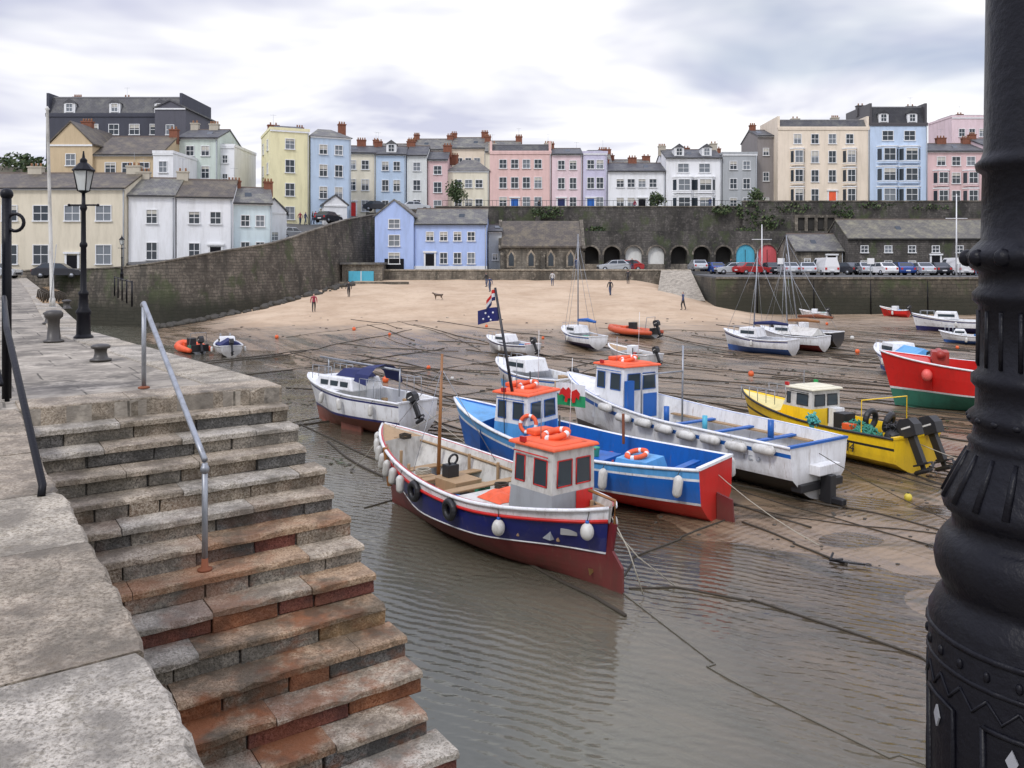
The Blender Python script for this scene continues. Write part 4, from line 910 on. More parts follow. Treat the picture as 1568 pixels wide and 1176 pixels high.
for i in range(nn_):
    for j in range(nn_):
        u,v=i/(nn_-1),j/(nn_-1); e=min(u,1-u,v,1-v); vs.append((-1.15+.75*u+.1*noise.noise(Vector((v*3,1,u))),-.55+1.0*v,1.13+.12*min(1,e*6)+.09*noise.noise(Vector((u*5,v*5,1)))*min(1,e*6)))
cvr.add(vs,[(i*nn_+j,(i+1)*nn_+j,(i+1)*nn_+j+1,i*nn_+j+1) for i in range(nn_-1) for j in range(nn_-1)],ORANGE,True)
f.box(BXM[0],-.2,.3,.55,.9,.82,1.1); f.box(OFFW,-1.53,-1.35,-.6,.2,.85,1.5)
f.box(WOODL,1.9,2.2,-.2,.2,.82,1.05); f.tube(WOOD,[(2.35,.8,.85),(2.42,.9,1.75)],.06,8); f.torus(BLACK,(1.0,0,1.6),.12,.03,(1,0,.2))
random.seed(11); clutter(g,-.1,2.4,.7,.82,12); clutter(g,-3.2,-2.9,.3,1.0,2); coil(g,1.7,.3,1.17,.2); coil(g,2.9,0,1.75,.16,ROPE); coil(g,-.25,-.4,1.13,.17,ROPE)
for i in range(9):
    s=.12+i*.1
    for sd in (1,-1): f.box(WOODL,g.xx(s,1)-.03,g.xx(s,1)+.03,sd*(g.yz(s,1.0)-.1)-.03,sd*(g.yz(s,1.0)-.1)+.03,.82,g.sh(s)-.05)
for sd in (1,-1): g.p('inner_stringer').tube(WOODL,[Vector((g.xx(i/24,g.sh(i/24)-.15),sd*max(.0,g.yz(i/24,g.sh(i/24)-.15)-.1),g.sh(i/24)-.15)) for i in range(1,23)],.03,5)
f.box(WOOD,-3.37,-3.13,-.3,.3,1.0,1.45)
for sd in (1,-1):
    g.p('belting').tube(RED,[g.at(i/24,.705+(g.sh(i/24)-.70)*.71,sd,.02) for i in range(25)],.03,5)
    g.p('belting').tube(WHITE,[g.at(i/24,.72,sd,.008) for i in range(25)],.014,5)
r_=g.p('rudder'); xs_=-L/2
r_.extr(REDA,[(xs_+.1,-.03,-.0),(xs_-.38,-.03,.02),(xs_-.36,-.03,.55),(xs_-.12,-.03,.8),(xs_-.2,-.03,1.3),(xs_+.05,-.03,1.3)],(0,.06,0)); r_.tube(WOOD,[(xs_-.15,0,1.3),(xs_-.15,0,1.72),(xs_+.5,0,1.78)],.03,6)
r_.tube(BLACK,[(xs_+.2,0,.35),(xs_+.5,0,.35)],.04,8)
for k in range(3):
    a=k*2.09; r_.extr(P('bronze',(.3,.2,.08),metal=.7),[(xs_+.28,0,.35),(xs_+.26,math.cos(a-.3)*.2,.35+math.sin(a-.3)*.2),(xs_+.3,math.cos(a+.3)*.2,.35+math.sin(a+.3)*.2)],(.012,0,0))
g.done()
# --- boat 2
g=boatg('blue_fishing_boat',(-1.5,24.3),(4.75,18.95),z=-.06,roll=-1)
hull(g,2.7,2.0,1.3,1.40,.55,[(.07,WHITE),(.66,BLUE),(.73,WHITE),(1,LBLUE)],RED,tr=.62,rake=.6,deckz=.72,inner=BLUE,deck=P('deck_blue',(.03,.15,.36),grime=.6,gs=5),cap=WHITE,transom=RED,fore=.2,foremat=LBLUE)
wheelhouse(g,1.0,2.25,1.4,.9,2.45,WHITE,ORANGE,BLUE,low=LBLUE)
for s in (.28,.05): fender(g,s,1,.5,.11,.12)
fender(g,.02,-1,.5,.12,.1)
f=g.p('fittings',.012); f.box(LBLUE,-2.6,-1.5,-.55,.5,.72,1.2,tx=.12,ty=.1); f.box(BLUE,-1.2,-.4,-.5,.5,.72,1.05); f.box(BLUE,-3.3,-3.1,-.8,.8,1.1,1.15); f.tube(RUST,[(-1.0,-.9,1.2),(-1.0,-.9,2.0)],.04,8)
clutter(g,-2.9,.7,.8,.74,12); clutter(g,-1.2,-.5,.4,1.05,2)
g.p('life_ring').torus(ORANGE,(-2.0,.05,1.27),.25,.065,(.1,.2,1),20,8,WHITE); g.p('life_ring').torus(ORANGE,(.93,.72,1.75),.22,.055,(-.4,1,.3),20,8,WHITE)
f.tube(BLACK,[(1.75,.75,1.2),(1.75,.75,3.0)],.015,5)
ROT=Matrix.Rotation(-math.atan2(24.3-18.95,-1.5-4.75),3,'Z')
ctr=Vector(((4.75-1.5)/2,(24.3+18.95)/2,0))
pb_=ROT@(Vector((.22,22.2,0))-ctr); pt_=ROT@(Vector((-.4,22.4,0))-ctr)
fp=g.p('flag_pole'); fp.tube(BLKG,[(pb_.x,pb_.y,1.3),(pt_.x,pt_.y,5.35)],[.05,.035],8)
pm=pt_*.85+pb_*.15
ca=math.pi+ -math.atan2(24.3-18.95,-1.5-4.75)
flag(g,(pm.x,pm.y,4.82),.55,.38,[NAVY,NAVY,NAVY,NAVY],ca,.1)
flag(g,(pt_.x,pt_.y,5.3),.22,.3,[RED,WHITE,DBLUE],ca,.3,'pennant')
q=g.p('flag_marks')
for (a,b) in ((.12,.1),(.3,.22),(.4,.12),(.45,.28),(.2,.3)):
    dx=math.cos(ca)*a;dy=math.sin(ca)*a
    q.ball(WHITE,(pm.x+dx,pm.y+dy+.06*math.sin(a/.55*7),4.82-b-.05),(.03,.03,.03),6,4)
g.p('rudder').extr(REDA,[(-g.L/2-.02,-.03,0),(-g.L/2-.45,-.03,.0),(-g.L/2-.4,-.03,.6),(-g.L/2-.02,-.03,.7)],(0,.06,0))
g.done()
# --- boat 3
g=boatg('white_blue_fishing_boat',(2.1,28.3),(7.75,20.6),z=-.02,roll=1)
hull(g,2.9,2.15,1.5,1.45,.62,[(.10,WHITE),(.66,WHITE),(.78,BLUE),(1,WHITE)],BLKG,tr=.85,rake=.7,deckz=.8,inner=WHITE,deck=P('deck_pale',(.36,.38,.36),grime=.7,gs=5),cap=BLUE,strake=WHITE,transom=WHITE,fore=.24,foremat=WHITE,keel=True)
wheelhouse(g,1.5,2.9,1.6,1.0,2.7,WHITE,ORANGE,BLUE,low=WHITE,taper=.04)
g.p('fittings').box(BLUE,1.35,1.48,.45,.75,1,2.3); 
for i in range(8): fender(g,.07+i*.088,1,.62,.12,.2,horiz=True)
f=g.p('fittings')
for x in (-3.2,-1.8,-.4): f.box(BLUE,x-.08,x+.08,-1.2,1.2,1.22,1.27)
for sd in (1,-1): f.box(WOODL,-3.8,1.2,sd*1.12-.1,sd*1.12+.1,1.16,1.2)
clutter(g,-3.6,1.0,.9,.82,16)
f.tube(BLUE,[(-3.9,.8,1.5),(-3.9,.8,1.95)],.08,8); f.tube(BLUE,[(-.6,1.1,1.4),(-.6,1.1,1.85)],.08,8); f.tube(TURQ,[(-2.0,1.1,1.4),(-2.0,1.1,1.8)],.07,8)
f.tube(STEEL,[(.6,-.9,1),(.6,-.9,3.4)],.03,6); f.tube(STEEL,[(.6,.9,1),(.6,.9,2.6),(.6,-.9,2.6)],.03,6)
q=g.p('outdrive',.02); x=-g.L/2; q.box(WHITE,x-.3,x,-.45,.45,.7,.95); q.box(BLACK,x-.4,x-.1,-.12,.12,-.02,.7); q.box(BLACK,x-.7,x-.05,-.1,.1,.02,.16); q.tube(BLACK,[(x-.7,0,.1),(x-.1,0,.1)],.09,8)
q.box(BLACK,x-.1,x+.2,-.9,.9,.3,.5)
cu=bpy.data.curves.new('registration_mark','FONT'); cu.body='PE 3'; cu.size=.3; cu.extrude=.004; cu.align_x='CENTER'; cu.materials.append(GREYP)
o=bpy.data.objects.new('registration_mark',cu); S.collection.objects.link(o); s=.12; o.location=g.at(s,.95,1,.03); dd_=(g.at(s-.03,.95,1)-g.at(s+.03,.95,1)); o.rotation_euler=(R(80),0,math.atan2(dd_.y,dd_.x)); g.extra.append(o)
g.done()
# --- yellow boat
g=boatg('yellow_workboat',(8.25,28.6),(11.35,22.9),z=.0,roll=1)
hull(g,2.3,1.5,1.08,1.1,.38,[(.5,YEL),(.60,BLACK),(1,YEL)],P('yellow_bottom',(.62,.42,.03),grime=.7),tr=.88,rake=.6,deckz=.65,inner=YEL,deck=GREYP,cap=YEL,strake=BLACK,transom=YEL,fore=.33,foremat=P('pale_yellow',(.72,.62,.25)),keel=False,p1=.8)
wheelhouse(g,-.1,1.3,1.35,.8,1.95,OFFW,P('cabin_roof',(.7,.66,.5)),BLACK,low=YEL,raft=False,slant=.5)
rails(g,1.4,2.9,1.3,1.3,1.75); 
for y in (-.45,.45): outboard(g,-g.L/2-.02,y,.95,1.15,24)
f=g.p('fittings',.02); f.box(BLACK,-1.0,-.6,-.25,.25,.65,1.35); f.box(P('orange_bucket',(.7,.1,.02)),-1.5,-1.2,.3,.6,.65,1.15)
f.torus(BLACK,(-1.9,-.6,1.2),.25,.09,(1,.3,.3)); f.torus(BLACK,(-1.5,-.3,1.25),.25,.09,(1,.1,.1))
NG=P('net_green',(.04,.22,.16),rough=.95); NT=P('net_teal',(.08,.36,.34),rough=.95)
def heap(q,c,r,m_,n_=70):
    for k in range(n_):
        a,b_=random.uniform(0,6.28),random.uniform(0,1.4); p_=Vector(c)+Vector((r[0]*math.cos(a)*math.cos(b_),r[1]*math.sin(a)*math.cos(b_),r[2]*math.sin(b_))); d_=Vector([random.uniform(-1,1) for _ in range(3)])*.12
        q.tube(m_,[p_-d_,p_+Vector((0,0,.03)),p_+d_],.022,4)
    q.ball(m_,c,[x*.85 for x in r],10,7)
nt=g.p('nets'); heap(nt,(-1.4,.2,.75),(.45,.5,.42),NG); heap(nt,(-.55,1.08,1.05),(.2,.1,.25),NT,40); heap(nt,(-2.3,-.4,.8),(.35,.5,.4),BLACK,50); heap(nt,(-2.1,.55,.8),(.3,.35,.35),NG,50)
f.tube(STEEL,[(.6,.2,1.95),(.6,.2,2.5)],.015,5); f.tube(YEL,[(-2.2,-1.0,1.0),(-2.2,-1.0,2.0),(-2.2,1.0,2.0),(-2.2,1.0,1.0)],.02,6)
f.box(WHITE,-.4,-.1,-.5,-.1,.65,1.4)
for sgn,xp,txt in ((1,-1.75,'M4'),(1,1.9,'M4')):
    cu=bpy.data.curves.new('registration_mark','FONT'); cu.body=txt; cu.size=.36; cu.extrude=.004; cu.align_x='CENTER'
    cu.materials.append(BLACK)
    o=bpy.data.objects.new('registration_mark',cu); S.collection.objects.link(o); s=.5+xp/g.L
    pp=g.at(s,.50,1,.10); o.location=pp; 
    dd_=(g.at(s-.03,.62,1)-g.at(s+.03,.62,1)); o.rotation_euler=(R(82),0,math.atan2(dd_.y,dd_.x)); g.extra.append(o)
g.done()
# --- white cabin cruiser
g=boatg('white_cabin_cruiser',(-7.6,31.2),(-3.2,27.6),z=-.08,roll=2)
hull(g,2.3,1.8,1.4,1.35,.62,[(.1,NAVY),(.78,WHITE),(.86,NAVY),(1,WHITE)],P('brown_antifoul',(.2,.07,.05),grime=.6),tr=.8,rake=.8,deckz=1.0,inner=WHITE,deck=OFFW,cap=WHITE,transom=WHITE,fore=.42,foremat=WHITE,p1=.75)
c=g.p('coachroof',.05); c.box(WHITE,-.3,1.9,-.75,.75,1.45,1.9,tx=.2,ty=.08)
for sd in (1,-1):
    for k in range(3): g.p('windows').box(GLASSB,-.0+k*.55,.4+k*.55,sd*.72-.02,sd*.72+.02,1.58,1.76)
cn=g.p('spray_hood'); 
for k in range(6):
    a0=math.pi*k/6;a1=math.pi*(k+1)/6
    cn.add([(-.35,.75*math.cos(a0),1.85+.5*math.sin(a0)),(-.35,.75*math.cos(a1),1.85+.5*math.sin(a1)),(-1.15,.85*math.cos(a1),1.75+.7*math.sin(a1)),(-1.15,.85*math.cos(a0),1.75+.7*math.sin(a0))],[(0,1,2,3)],DBLUE,True)
cn.box(DBLUE,-.2,1.0,-.45,.45,1.91,2.17,tx=.2,ty=.2)
rails(g,-2.0,-.9,1.9,1.4,2.0,3); rails(g,1.2,2.3,1.0,1.7,2.2,3); outboard(g,-g.L/2,.3,1.2,.8,30)
g.p('mast').tube(STEEL,[(-1.9,0,2.3),(2.5,0,2.45)],.04,7); g.p('mast').tube(STEEL,[(-1.9,0,1.4),(-1.9,0,2.35)],.03,6); g.p('mast').tube(STEEL,[(2.0,0,1.8),(2.0,0,2.45)],.03,6)
for sd in (1,-1): g.p('bilge_keels').box(MC['brown_antifoul'],-.6,.5,sd*.5-.05,sd*.5+.05,-.15,.5)
for s in (.7,.5,.2): fender(g,s,1,.4,.09,.15)
clutter(g,-1.8,-.9,.6,1.02,4)
g.done()
# --- generic small boats
def small(name,bow,stern,B,h,top,bot,kind,mats=None,mast=0,roll=0,cover=None,stripe=None,lean=0):
    g=boatg(name,bow,stern,roll=roll); hull(g,B,h*1.25,h*.85,h*.88,h*.4,[(.7,top),(.82,stripe or top),(1,top)],bot,tr=.75,rake=.4,deckz=h*.6,inner=WHITE,deck=GREYP,cap=WHITE if top is not WHITE else top,fore=.38,foremat=WHITE if kind!='open' else WOODL,transom=top,p1=.7)
    L=g.L
    if kind=='cabin':
        g.p('cabin',.04).box(WHITE,-L*.05,L*.26,-B*.3,B*.3,h*.9,h*1.4,tx=.18,ty=.06); 
        for sd in (1,-1): g.p('windows').box(GLASSB,0,L*.2,sd*B*.29-.02,sd*B*.29+.02,h*1.08,h*1.25)
        g.p('windows').box(GLASSB,L*.22,L*.25,-B*.22,B*.22,h*1.05,h*1.26); rails(g,L*.25,L*.42,B*.35,h,h+.5,2)
    if kind=='open': 
        for x in (-L*.25,0,L*.15): g.p('thwarts').box(WOODL,x-.1,x+.1,-B*.4,B*.4,h*.72,h*.76)
        g.p('console',.03).box(WHITE,-.3,.2,-.25,.25,h*.6,h*1.3)
    clutter(g,-L*.38,-L*.1,B*.3,h*.62,4)
    if cover: g.p('cover').add([(-L*.42,-B*.4,h*.9),(-L*.42,B*.4,h*.9),(L*.15,B*.44,h*.92),(L*.15,-B*.44,h*.92),(-L*.4,0,h*1.3),(L*.15,0,h*1.35)],[(0,3,5,4),(1,4,5,2),(0,4,1),(3,2,5)],cover)
    if mast:
        g.p('mast').tube(STEEL,[(L*.08,0,h),(L*.08+lean,0,h+mast)],[.05,.035],7); g.p('rigging').tube(STEEL,[(L*.08+lean,0,h+mast*.95),(L*.48,0,h*1.2)],.012,4); g.p('rigging').tube(STEEL,[(L*.08+lean,0,h+mast*.95),(-L*.48,0,h)],.012,4)
        for sd in (1,-1): g.p('rigging').tube(STEEL,[(L*.08+lean,0,h+mast*.8),(L*.05,sd*B*.45,h)],.012,4)
        g.p('boom').tube(mats or DBLUE,[(L*.07,0,h+.75),(-L*.2,0,h+.85),(-L*.42,0,h+.78)],[.10,.14,.08],7)
    else: outboard(g,-L/2,0,h*.85,.8,25)
    fender(g,.5,1,.35,.09,.1); fender(g,.3,-1,.35,.09,.1)
    g.done()
def rib(bow,stern,c):
    g=boatg('inflatable_boat',bow,stern); L=g.L; q=g.p('tubes'); pts=[(-L/2,.7,.42),(0,.72,.42),(L*.25,.62,.46),(L*.42,.32,.55),(L*.48,0,.6),(L*.42,-.32,.55),(L*.25,-.62,.46),(0,-.72,.42),(-L/2,-.7,.42)]
    q.tube(c,pts,[.14]+[.23]*7+[.14],10); g.p('hull').extr(GREYP,[(-L*.46,-.55,.3),(L*.3,-.45,.3),(L*.42,0,.35),(L*.3,.45,.3),(-L*.46,.55,.3),],(0,0,.1)); g.p('hull').add([(-L*.46,-.5,.3),(-L*.46,.5,.3),(-L*.46,0,0),(L*.3,-.4,.3),(L*.3,.4,.3),(L*.25,0,.05)],[(0,2,5,3),(1,4,5,2),(0,1,2)],GREYP)
    g.p('transom').box(BLACK,-L*.47,-L*.44,-.55,.55,.3,.75); outboard(g,-L*.47,0,.75,.95,20); g.p('console',.03).box(BLACK,-.25,.2,-.25,.25,.4,1.05); g.p('console').tube(STEEL,[(-L*.35,-.55,.6),(-L*.38,-.5,1.5),(-L*.38,.5,1.5),(-L*.35,.55,.6)],.025,6); g.p('seat').box(ORANGE,.4,.9,-.3,.3,.4,.75); clutter(g,-L*.4,0,.35,.41,4); g.done()
rib((-22.6,56),(-20.2,53.0),ORANGE)
small('white_dinghy',(-18.9,53.6),(-17.6,51.2),1.7,.9,WHITE,WHITE,'cabin',cover=DBLUE)
small('white_motor_boat',(-1.5,53.5),(1.3,50.6),1.9,.95,WHITE,WHITE,'cabin',stripe=NAVY)
small('white_day_sailer',(3.7,57.5),(5.6,53.0),1.9,1.0,WHITE,NAVY,'cabin',mast=6.6,mats=BLUE,stripe=BLUE)
rib((7.3,61),(10.3,58),P('rib_red',(.55,.09,.03)))
small('white_skiff',(5.9,48.8),(8.0,45.6),1.7,.85,WHITE,WHITE,'open')
small('white_cuddy_boat',(-.6,38.7),(2.6,34.6),2.2,1.15,WHITE,LBLUE,'cabin',stripe=BLUE)
small('blue_trimmed_yacht',(14.3,54.5),(17.6,51.0),2.1,1.2,WHITE,BLUE,'cabin',mast=5.4,mats=DBLUE,lean=-.3,stripe=NAVY)
small('white_yacht',(17.2,56),(20.1,52.5),2.1,1.15,WHITE,P('maroon',(.2,.03,.03)),'cabin',mast=4.9,mats=WOOD,lean=.3,cover=OFFW)
small('black_sailing_boat',(18.5,58.5),(21.8,54.5),2.1,1.2,BLKG,BLKG,'open',mast=6.4,mats=RUST,lean=.9)
small('blue_hulled_boat',(20.0,44.5),(20.6,40.2),2.2,1.2,WHITE,BLUE,'cabin',cover=LBLUE,stripe=BLUE)
small('white_speedboat',(32.5,66),(37.5,63),2.2,1.2,WHITE,NAVY,'cabin',stripe=NAVY)
small('red_dinghy',(35.3,78.0),(37.0,76.2),1.5,.8,RED,RED,'open')
small('blue_small_boat',(43,71),(46,69),1.7,1.0,LBLUE,WHITE,'cabin',mast=6.5)
small('white_tender',(27.2,76.8),(29.2,75.6),1.4,.7,WHITE,WHITE,'open')
small('white_tender',(30.5,58),(33,56.5),1.5,.75,WHITE,BLUE,'cabin')
# red trawler
g=boatg('red_fishing_boat',(15.4,33.6),(21.8,31.0),z=.0,roll=-2)
hull(g,2.9,2.35,1.8,1.8,.8,[(.06,WHITE),(1,RED)],GREENP,tr=.8,rake=.6,deckz=1.0,inner=RED,deck=GREYP,cap=WHITE,transom=RED,fore=.25,foremat=RED)
wheelhouse(g,-1.6,0,1.8,1.2,3.0,WHITE,RED,BLACK,low=RED)
for s in (.8,.5): 
    t=g.at(s,g.sh(s)-.5,1,.15); g.p('buoys').ball(P('pink_buoy',(.75,.12,.1)),t,(.2,.2,.24)); 
g.p('winch').box(P('oxide_red',(.35,.04,.03)),1.2,1.8,-.4,.4,1.9,2.4); g.p('winch').tube(MC['oxide_red'],[(1.5,-.5,2.3),(1.5,.5,2.3)],.16,10)
g.done()
g=Group('welsh_flag',(1.35,25.6,0)); g.p('pole').tube(WOODL,[(0,0,.9),(0,0,2.25)],.02,6); GF=P('flag_green',(.02,.32,.12)); flag(g,(0,0,2.2),.95,.7,[WHITE,WHITE,GF,GF],-.1,.1)
dr_=[(.15,.18),(.22,.1),(.3,.16),(.38,.08),(.46,.2),(.6,.12),(.7,.24),(.66,.42),(.58,.34),(.55,.5),(.48,.52),(.46,.38),(.35,.40),(.33,.52),(.26,.5),(.28,.36),(.2,.3),(.1,.34)]
g.p('dragon').extr(RED,[(a*1.1,-.12-.1*a,2.2-b*1.1-.1*a) for a,b in dr_],(0,.015,0)); g.done()
# ------------------------------------------------------------------ mooring ropes, buoys, anchors
def lay(q,pts,r,mat,sub=14,sag=0):
    out=[]
    for i in range(len(pts)-1):
        a,b=pts[i],pts[i+1]
        for k in range(sub):
            t=k/sub; x=a[0]+(b[0]-a[0])*t; y=a[1]+(b[1]-a[1])*t
            x+=.25*noise.noise(Vector((x*.3,y*.3,i*7))); y+=.25*noise.noise(Vector((x*.3,y*.3,40+i)))
            out.append((x,y,max(H(x,y),-.0)+r*.6))
    out.append((pts[-1][0],pts[-1][1],max(H(*pts[-1]),0)+r*.6)); q.tube(mat,out,r,5)
g=Group('mooring_ropes'); q=g.p('ropes')
lay(q,[(2.1,14.9),(3.0,15.0),(4.2,14.4),(6.3,12.2),(9,10)],.02,ROPE,20); lay(q,[(1.9,14.9),(3.0,12.0),(4.6,9.8),(6,8.5)],.014,P('sunk_rope',(.12,.11,.085)),20)
lay(q,[(5.2,18.6),(6.0,17.2),(6.6,16.1)],.025,ROPE); lay(q,[(8.0,20.0),(9.5,18.0),(12,15)],.022,ROPE); lay(q,[(11.3,22),(12.5,19),(16,16)],.022,ROPE); lay(q,[(11.5,22.5),(14.5,21),(19,19)],.02,ROPE); lay(q,[(4.9,18.8),(3.6,17.6),(2.4,16.4),(1.9,15.3)],.02,ROPE)
lay(q,[(9.5,25.5),(12,19.5),(14,16.5)],.018,ROPE); lay(q,[(3.2,21.5),(6.5,18.9),(11,17.4)],.016,ROPE)
q.tube(ROPEL,[(1.75,15.1,1.45),(2.1,14.7,.8),(2.35,14.6,.03)],.012,5); q.tube(ROPEL,[(1.6,15.0,1.4),(2.3,14.9,.6),(3.0,15,.03)],.011,5)
q.tube(ROPEL,[(-3.3,20.7,1.6),(-3.9,21.8,.8),(-4.6,23.5,.03)],.012,5)
for a,b in (((4.6,19.3,1.2),(6.4,17.0,.08)),((7.5,20.9,1.3),(10.2,17.6,.08)),((11.1,23.2,1.0),(14.5,19.5,.08)),((2.2,28.2,2.0),(-1.2,33.0,.08)),((-1.5,24.3,1.9),(-4.2,27.5,.05)),((8.3,28.6,1.4),(6.2,33.5,.08)),((15.5,33.5,2.2),(11.5,38.5,.1)),((-7.5,31.2,1.7),(-10.6,35.5,.05)),((-3.2,27.6,1.2),(-.8,25.0,.05))):
    A_,B_=Vector(a),Vector(b); q.tube(ROPEL if random.random()<.5 else ROPE,[A_+(B_-A_)*t-Vector((0,0,.5*t*(1-t))) for t in (0,.2,.4,.6,.8,1)],.011,4)
random.seed(21)
for k in range(100):
    y=random.uniform(27,68); x=random.uniform(-14,24)*(y/50); L_=random.uniform(6,22); a=R(random.choice((-52,-48,-40,-60,-20,-130,-35,-30))+random.uniform(-8,8))
    lay(q,[(x,y),(x+math.cos(a)*L_*.5+random.uniform(-.8,.8),y+math.sin(a)*L_*.5),(x+math.cos(a)*L_,y+math.sin(a)*L_)],random.uniform(.014,.035),ROPE,9)
g.done()
def buoy(x,y,c,r=.2):
    g=Group('mooring_buoy',(x,y,H(x,y) if H(x,y)>0 else 0)); g.p('ball').ball(c,(0,0,r*.8),(r,r,r*1.1),12,9); g.p('ball').tube(BLACK,[(0,0,r*1.7),(0,0,r*2.1)],.03,6); g.done()
PB=P('orange_buoy',(.75,.13,.03),grime=.6); WBY=OFFW; YB=P('yellow_buoy',(.6,.48,.05),grime=.6)
for x,y,c in ((-9.2,33,WBY),(-5.8,32,WBY),(9.9,20.4,YB),(-21,47,PB),(-4.6,45,PB),(2.2,58,PB),(10.5,62,PB),(16.5,60,PB),(22,52,PB),(25,60,WBY),(-17,59,PB),(-12,62,PB),(-9,60,PB),(-2,64,PB),(30,55,PB),(27,70,PB),(12.3,42,PB),(22.5,38,WBY),(-3,41,WBY),(-6.2,40,PB)): buoy(x,y,c,random.uniform(.09,.16))
g=Group('mooring_anchor',(6.65,16.1,max(0,H(6.65,16.1)))); q=g.p('a'); q.tube(BLACK,[(-.3,.2,.03),(.25,-.15,.07)],.022,6); q.tube(BLACK,[(-.15,-.05,.14),(-.3,.2,.03),(-.2,.3,.14)],.025,6); q.torus(BLACK,(.3,-.18,.08),.05,.012); g.done()
# ------------------------------------------------------------------ cars
TYR=P('tyre',(.02,.02,.02),rough=.8)
def car(x,y,z,rz,c,van=False):
    g=Group('parked_van' if van else 'parked_car',(x,y,z),R(rz)); q=g.p('body',.03)
    if van: pr=[(-2.3,.35),(2.3,.35),(2.35,.9),(1.75,1.15),(1.2,1.95),(-2.25,2.0),(-2.35,1.0)]
    else: pr=[(-2.0,.3),(2.0,.3),(2.08,.6),(1.95,.82),(1.0,.95),(.35,1.42),(-1.1,1.46),(-1.75,1.0),(-2.05,.9),(-2.1,.5)]
    def hw(zz): return .86 if zz<1.0 else .86-.28*(zz-1.0)
    n_=len(pr); vs=[(a,-hw(b),b) for a,b in pr]+[(a,hw(b),b) for a,b in pr]
    q.add(vs,[tuple(range(n_))[::-1],tuple(range(n_,2*n_))]+[(i,(i+1)%n_,n_+(i+1)%n_,n_+i) for i in range(n_)],c)
    w_=g.p('windows'); 
    if van: gs=[((1.72,1.2),(1.25,1.85)),]; sd=[[(1.5,1.2),(1.15,1.8),(.5,1.8),(.5,1.2)]]
    else: gs=[((.93,1.0),(.4,1.38)),((-1.2,1.4),(-1.68,1.04))]; sd=[[(.85,1.0),(.35,1.35),(-.25,1.38),(-.25,1.0)],[(-.33,1.0),(-.33,1.38),(-1.05,1.4),(-1.45,1.02)]]
    for a,b in gs:
        nn=Vector((a[1]-b[1],0,b[0]-a[0])).normalized(); nn=nn if nn.z>0 else -nn
        w_.add([Vector((a[0],-hw(a[1])+.1,a[1]))+nn*.015,Vector((a[0],hw(a[1])-.1,a[1]))+nn*.015,Vector((b[0],hw(b[1])-.1,b[1]))+nn*.015,Vector((b[0],-hw(b[1])+.1,b[1]))+nn*.015],[(0,1,2,3)],GLASS)
    for s_ in (1,-1):
        for pl in sd: w_.add([(a,s_*(hw(b)+.012),b) for a,b in pl],[(0,1,2,3)],GLASS)
    for a in (-1.3,1.3):
        for s_ in (1,-1): g.p('wheels').cyl(TYR,(a,s_*.68,.31),(a,s_*.88,.31),.31,n=14); g.p('wheels').cyl(STEEL,(a,s_*.88,.31),(a,s_*.89,.31),.18,n=10)
    X_=2.36 if van else 2.05
    for s_ in (1,-1): g.p('lights').box(LG,X_-.1,X_+.03,s_*.6-.15,s_*.6+.15,.62,.78); g.p('lights').box(P('tail_red',(.5,.02,.02)),-X_-.05,-X_+.1,s_*.68-.1,s_*.68+.1,.65,.88)
    g.p('trim').box(BLACK,X_-.1,X_+.04,-.5,.5,.4,.55); g.p('trim').box(WF,-X_-.06,-X_+.05,-.25,.25,.5,.62); g.done()
CS=P('car_silver',(.5,.52,.54),rough=.25,metal=.5,grime=.1); CR=P('car_red',(.35,.02,.02),rough=.2,grime=.1); CB=P('car_blue',(.02,.06,.25),rough=.2,grime=.1); CK=P('car_dark',(.03,.032,.04),rough=.2,grime=.1); CW=P('car_white',(.72,.72,.72),rough=.25,grime=.1)
random.seed(5)
for u,yy,c,v,rz in ((1068,104,CS,0,-90),(1092,103,CB,0,-80),(1122,98,CS,0,0),(1150,97,CR,0,200),(1180,99,CK,0,-90),(1205,96,CS,0,-90),(1234,95,CS,0,-100),(1262,94,CW,1,-90),(1290,96,CK,0,-60),(1320,95,CS,0,-90),(1348,93,CW,0,-80),(1380,93,CB,0,-95),(1406,92,CS,0,-85),(1432,93,CK,0,-90),(1462,92,CW,1,-90),(1490,93,CR,0,-90),(1520,93,CS,0,-90),(940,103,CS,0,5),(960,104,CR,0,0)):
    x=(u-784)/1250*yy; z=4.4 if x>24 or yy<100 else 4.7
    car(x,yy,z,rz+180,c,bool(v))
car(-26.0,95.5,8.5,60,CS); car(-23.6,105,10.9,70,CK); car(-42.5,76.5,4.38,15,CK); car(-47.5,75,4.38,5,CS); car(-19.5,119,13.3,0,CK); car(-14,119.8,13.3,0,CS)
for x,y,h in ((49,90,9.0),(62,92,8.0),(30,98,6.0)):
    g=Group('quay_mast',(x,y,4.4)); g.p('m').tube(WHITE,[(0,0,0),(0,0,h)],[.1,.05],7); g.p('m').tube(WHITE,[(-1.2,0,h*.7),(1.2,0,h*.7)],.04,5); g.done()
for x in (27,36,45,53,58):
    g=Group('quay_sign',(x,82,4.4)); q=g.p('s'); q.cyl(GREYP,(0,0,0),(0,0,1.9),.05,n=6); q.box(WF,-.35,.35,-.1,-.05,1.3,1.9); g.done()
